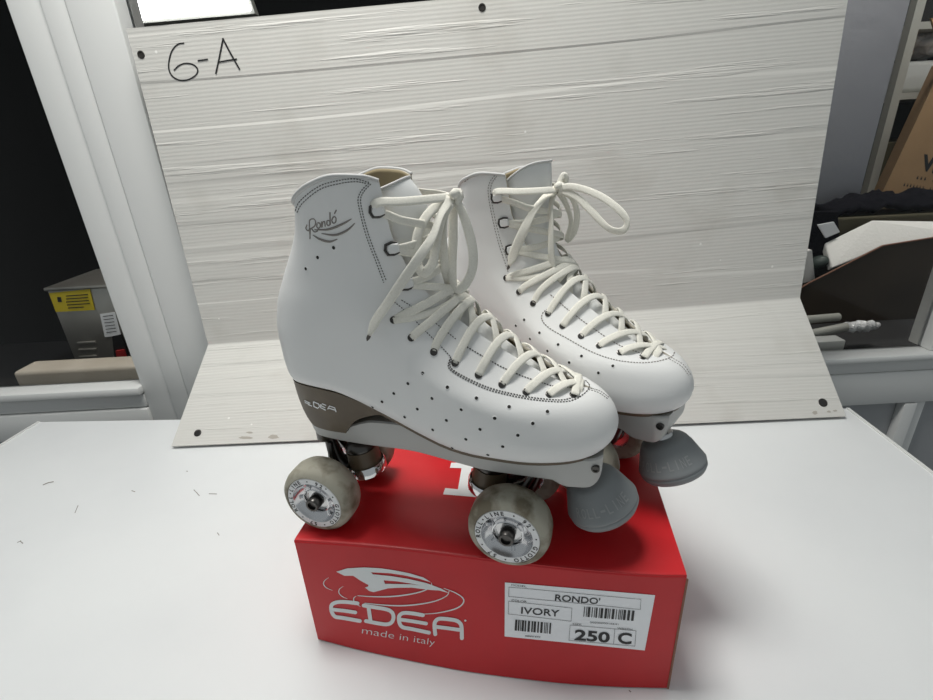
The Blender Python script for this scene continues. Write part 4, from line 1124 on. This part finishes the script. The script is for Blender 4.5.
# tilted cardboard box with print
YB = 1.30
cb = [at_y(p, YB) for p in ((876,207),(990,206),(1010,60),(944,62))]; cb[0].z = cb[1].z = zcb+0.001
lo2 = (cb[0]+cb[1])/2; cbx = empty('cardboard_box', lo2); tag(cbx, 'brown cardboard box with black print at the right edge behind the window', 'box')
P = [p-lo2 for p in cb]; bm = bmesh.new(); hexa(bm, P+[p+Vector((0.06, 0.10, 0)) for p in P]); bmesh.ops.recalc_face_normals(bm, faces=bm.faces[:]); bx_ = build('carton', bm, M['cardboard'], cbx)
bm = bmesh.new(); f0 = [at_y(p, YB-0.001)-lo2 for p in ((944,62),(1010,60),(996,20),(931,18))]
hexa(bm, f0+[p+Vector((0, 0.004, 0)) for p in f0]); bmesh.ops.recalc_face_normals(bm, faces=bm.faces[:]); build('flap', bm, M['cardboard'], cbx)
pc = PlaneY(YB, lo2); bm = bmesh.new()
put_text(bm, 'VI', [(924,154),(940,157),(935,174),(920,170)], pc, 0.0006, 0.05)
put_text(bm, 'xxx xxxxx'.replace('x', 'i'), [(917,176),(950,181),(949,184),(916,179)], pc, 0.0006)
put_text(bm, 'iiiiiii iiiiiii', [(904,183),(950,191),(949,194),(903,186)], pc, 0.0006)
build('carton_print', bm, M['ink'], bx_)
# black cloth heap over the bench
bm = bmesh.new(); bmesh.ops.create_grid(bm, x_segments=40, y_segments=16, size=1)
cx = at_y((900,215), 1.2); 
for v in bm.verts:
    u, w = v.co.x, v.co.y; z = 0.028*(1-abs(w)**2)*(1+0.5*noise.noise(Vector((u*4, w*2, 0))))*(1-abs(u)**4)
    v.co = Vector((cx.x+u*0.20, 1.195+w*0.043, zcb+0.016+z+0.012*noise.noise(Vector((u*9, w*4, 3)))))
o = build('black_cloth', bm, M['cloth'], None, 180); tag(o, 'black cloth bundled along the bench below the cardboard box', 'cloth')
md = o.modifiers.new('thickness', 'SOLIDIFY'); md.thickness = 0.012; md.offset = -1
# big open dark carton in front
YD = 1.06
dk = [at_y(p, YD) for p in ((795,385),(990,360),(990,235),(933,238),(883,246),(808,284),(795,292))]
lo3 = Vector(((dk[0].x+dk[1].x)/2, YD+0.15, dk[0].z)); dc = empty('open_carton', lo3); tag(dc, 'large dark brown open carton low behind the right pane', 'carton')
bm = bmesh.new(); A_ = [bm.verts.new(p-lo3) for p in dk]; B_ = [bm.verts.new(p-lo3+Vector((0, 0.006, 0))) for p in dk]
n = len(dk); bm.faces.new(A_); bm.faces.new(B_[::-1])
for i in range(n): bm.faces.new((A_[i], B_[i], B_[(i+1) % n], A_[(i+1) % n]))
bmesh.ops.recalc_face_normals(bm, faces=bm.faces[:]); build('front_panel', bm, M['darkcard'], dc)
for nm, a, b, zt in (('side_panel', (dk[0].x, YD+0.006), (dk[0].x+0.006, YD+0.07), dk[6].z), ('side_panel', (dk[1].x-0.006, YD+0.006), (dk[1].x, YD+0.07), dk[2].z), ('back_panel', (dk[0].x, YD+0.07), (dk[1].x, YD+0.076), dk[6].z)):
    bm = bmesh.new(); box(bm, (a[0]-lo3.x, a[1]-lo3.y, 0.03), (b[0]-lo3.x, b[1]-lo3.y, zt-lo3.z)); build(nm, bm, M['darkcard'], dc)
bm = bmesh.new(); tube(bm, [at_y(p, YD-0.0005)-lo3 for p in ((795,291.5),(808,283.5),(883,245.5),(933,237.5),(990,234.5))], 0.0016, 6); build('torn_edge', bm, M['card_edge'], dc)
# foam sheet sticking out of it
fs = [at_y(p, YD+y_) for p, y_ in (((832,268),.012),((885,247),.012),((990,238),.012),((990,218),.055),((932,221),.055),((873,220),.055),((825,243),.055))]
lo4 = fs[0]; bm = bmesh.new(); A_ = [bm.verts.new(p) for p in fs]; B_ = [bm.verts.new(p+Vector((0, 0.012, -0.010))) for p in fs]; n = len(fs)
for V_ in (A_, B_):
    for q_ in ((0, 1, 5, 6), (1, 2, 3, 4, 5)): bm.faces.new([V_[k] for k in q_])
for i in range(n): bm.faces.new((A_[i], B_[i], B_[(i+1) % n], A_[(i+1) % n]))
bmesh.ops.recalc_face_normals(bm, faces=bm.faces[:]); o = build('foam_sheet', bm, M['foam'], None); tag(o, 'white foam sheet sticking out of the dark open carton', 'foam sheet')
md = o.modifiers.new('soft', 'BEVEL'); md.width = 0.003; md.segments = 2
# bits between board and foam
bm = bmesh.new(); P = [at_y(p, YD+0.05) for p in ((826,238),(840,232),(834,222),(818,225))]
hexa(bm, P+[p+Vector((0, 0.004, 0)) for p in P]); bmesh.ops.recalc_face_normals(bm, faces=bm.faces[:]); tag(build('paper_sheet', bm, M['paper'], None), 'small white paper corner above the foam sheet', 'paper')
bm = bmesh.new(); c = at_y((819,262), YD+0.04)
bmesh.ops.create_uvsphere(bm, u_segments=24, v_segments=14, radius=1)
for v in bm.verts: v.co = c+Vector((v.co.x*0.020, v.co.y*0.018, v.co.z*0.014+0.004*v.co.x))
tag(build('dark_pouch', bm, M['green'], None, 180), 'dark green rounded pouch left of the foam sheet', 'pouch')
bm = bmesh.new(); P = [at_y(p, YD+0.03) for p in ((792,286),(815,280),(812,250),(790,254))]
hexa(bm, P+[p+Vector((0, 0.025, 0)) for p in P]); bmesh.ops.recalc_face_normals(bm, faces=bm.faces[:]); tag(build('small_box', bm, M['foam'], None), 'pale small box beside the dark green pouch at the edge of the board', 'box')
bm = bmesh.new(); P = [at_y(p, YD+0.055) for p in ((785,262),(840,262),(838,212),(785,212))]
hexa(bm, P+[p+Vector((0, 0.02, 0)) for p in P]); bmesh.ops.recalc_face_normals(bm, faces=bm.faces[:]); tag(build('black_bag', bm, M['cloth'], None), 'black bag behind the white paper corner', 'bag')
# tubes lying on the sill, one wrapped in plastic at its end
YT = 0.93
t1 = [at_y((780,322), YT), at_y((838,317), YT+0.02)]; bm = bmesh.new(); tube(bm, t1, 0.0085, 18); tag(build('cardboard_tube', bm, M['tube'], None, 40), 'upper grey tube lying behind the right pane', 'tube', 'grey tubes on the sill')
t2 = [at_y((780,340), YT-0.02), at_y((846,327), YT-0.01)]; tbq = empty('wrapped_tube', t2[0]); tag(tbq, 'lower grey tube with a clear plastic wrapped end', 'tube', 'grey tubes on the sill')
bm = bmesh.new(); tube(bm, [p-t2[0] for p in t2], 0.009, 18); build('tube_body', bm, M['tube'], tbq, 40)
e = at_y((880,325), YT-0.0)-t2[0]; s0 = t2[1]-t2[0]; bm = bmesh.new()
pts = [s0.lerp(e, i/14) for i in range(15)]; tube(bm, [p+Vector((0, 0.002*math.sin(i*2.3), 0.002*math.cos(i*1.9))) for i, p in enumerate(pts)], [0.0092, 0.0105, 0.011, 0.0085, 0.011, 0.0095, 0.012, 0.010, 0.0115, 0.0085, 0.0105, 0.009, 0.008, 0.005, 0.002], 12)
build('plastic_wrap', bm, M['plastic'], tbq)['label'] = 'crinkled clear plastic wrap'
bm = bmesh.new(); a = at_y((829,352), 0.905); box(bm, (a.x-0.06, 0.87, a.z), (a.x, 0.90, at_y((829,334), 0.905).z), 0.003); tag(build('white_block', bm, M['white_bin'], None, 30), 'small pale block on the sill under the grey tubes', 'block')
zsb = at_y((829,352), 0.905).z
bm = bmesh.new(); box(bm, (0.3, 0.852, zsb-0.05), (1.7, 1.14, zsb-0.0005)); tag(build('sill_shelf', bm, M['darkwall'], None), 'dark shelf behind the right pane under the open carton', 'shelf')

# ================================================================ LIGHT
def area(name, loc, target, size, power, col=(1, 1, 1), sy=None):
    l = bpy.data.lights.new(name, 'AREA'); l.energy = power; l.color = col; l.size = size
    if sy: l.shape = 'RECTANGLE'; l.size_y = sy
    o = bpy.data.objects.new(name, l); COL.objects.link(o); o.location = loc
    d = Vector(target)-Vector(loc); o.rotation_euler = d.to_track_quat('-Z', 'Y').to_euler(); return o
area('ceiling_lamp', (-0.19, 0.47, 1.32), (-0.05, 0.47, 0), 0.28, 13.0, (1, 0.99, 0.955), 0.45)
area('store_fill', (1.0, 1.0, 1.5), (1.0, 1.2, 0), 0.3, 13, (1, 0.96, 0.9))  # unseen light added to brighten the storage behind the right pane
area('appliance_fill', (-0.95, 0.92, 1.1), (-0.75, 1.12, 0), 0.2, 8.0, (1, 0.96, 0.9))  # unseen light added to lift the dim steel appliance
w = bpy.data.worlds.new('world'); SC.world = w; w.use_nodes = True
w.node_tree.nodes['Background'].inputs[0].default_value = (0.90, 0.97, 1.0, 1); w.node_tree.nodes['Background'].inputs[1].default_value = 0.30
SC.view_settings.view_transform = 'Standard'; SC.view_settings.look = 'None'; SC.view_settings.gamma = 1.0; SC.view_settings.exposure = 0.0
SC.view_settings.use_curve_mapping = False
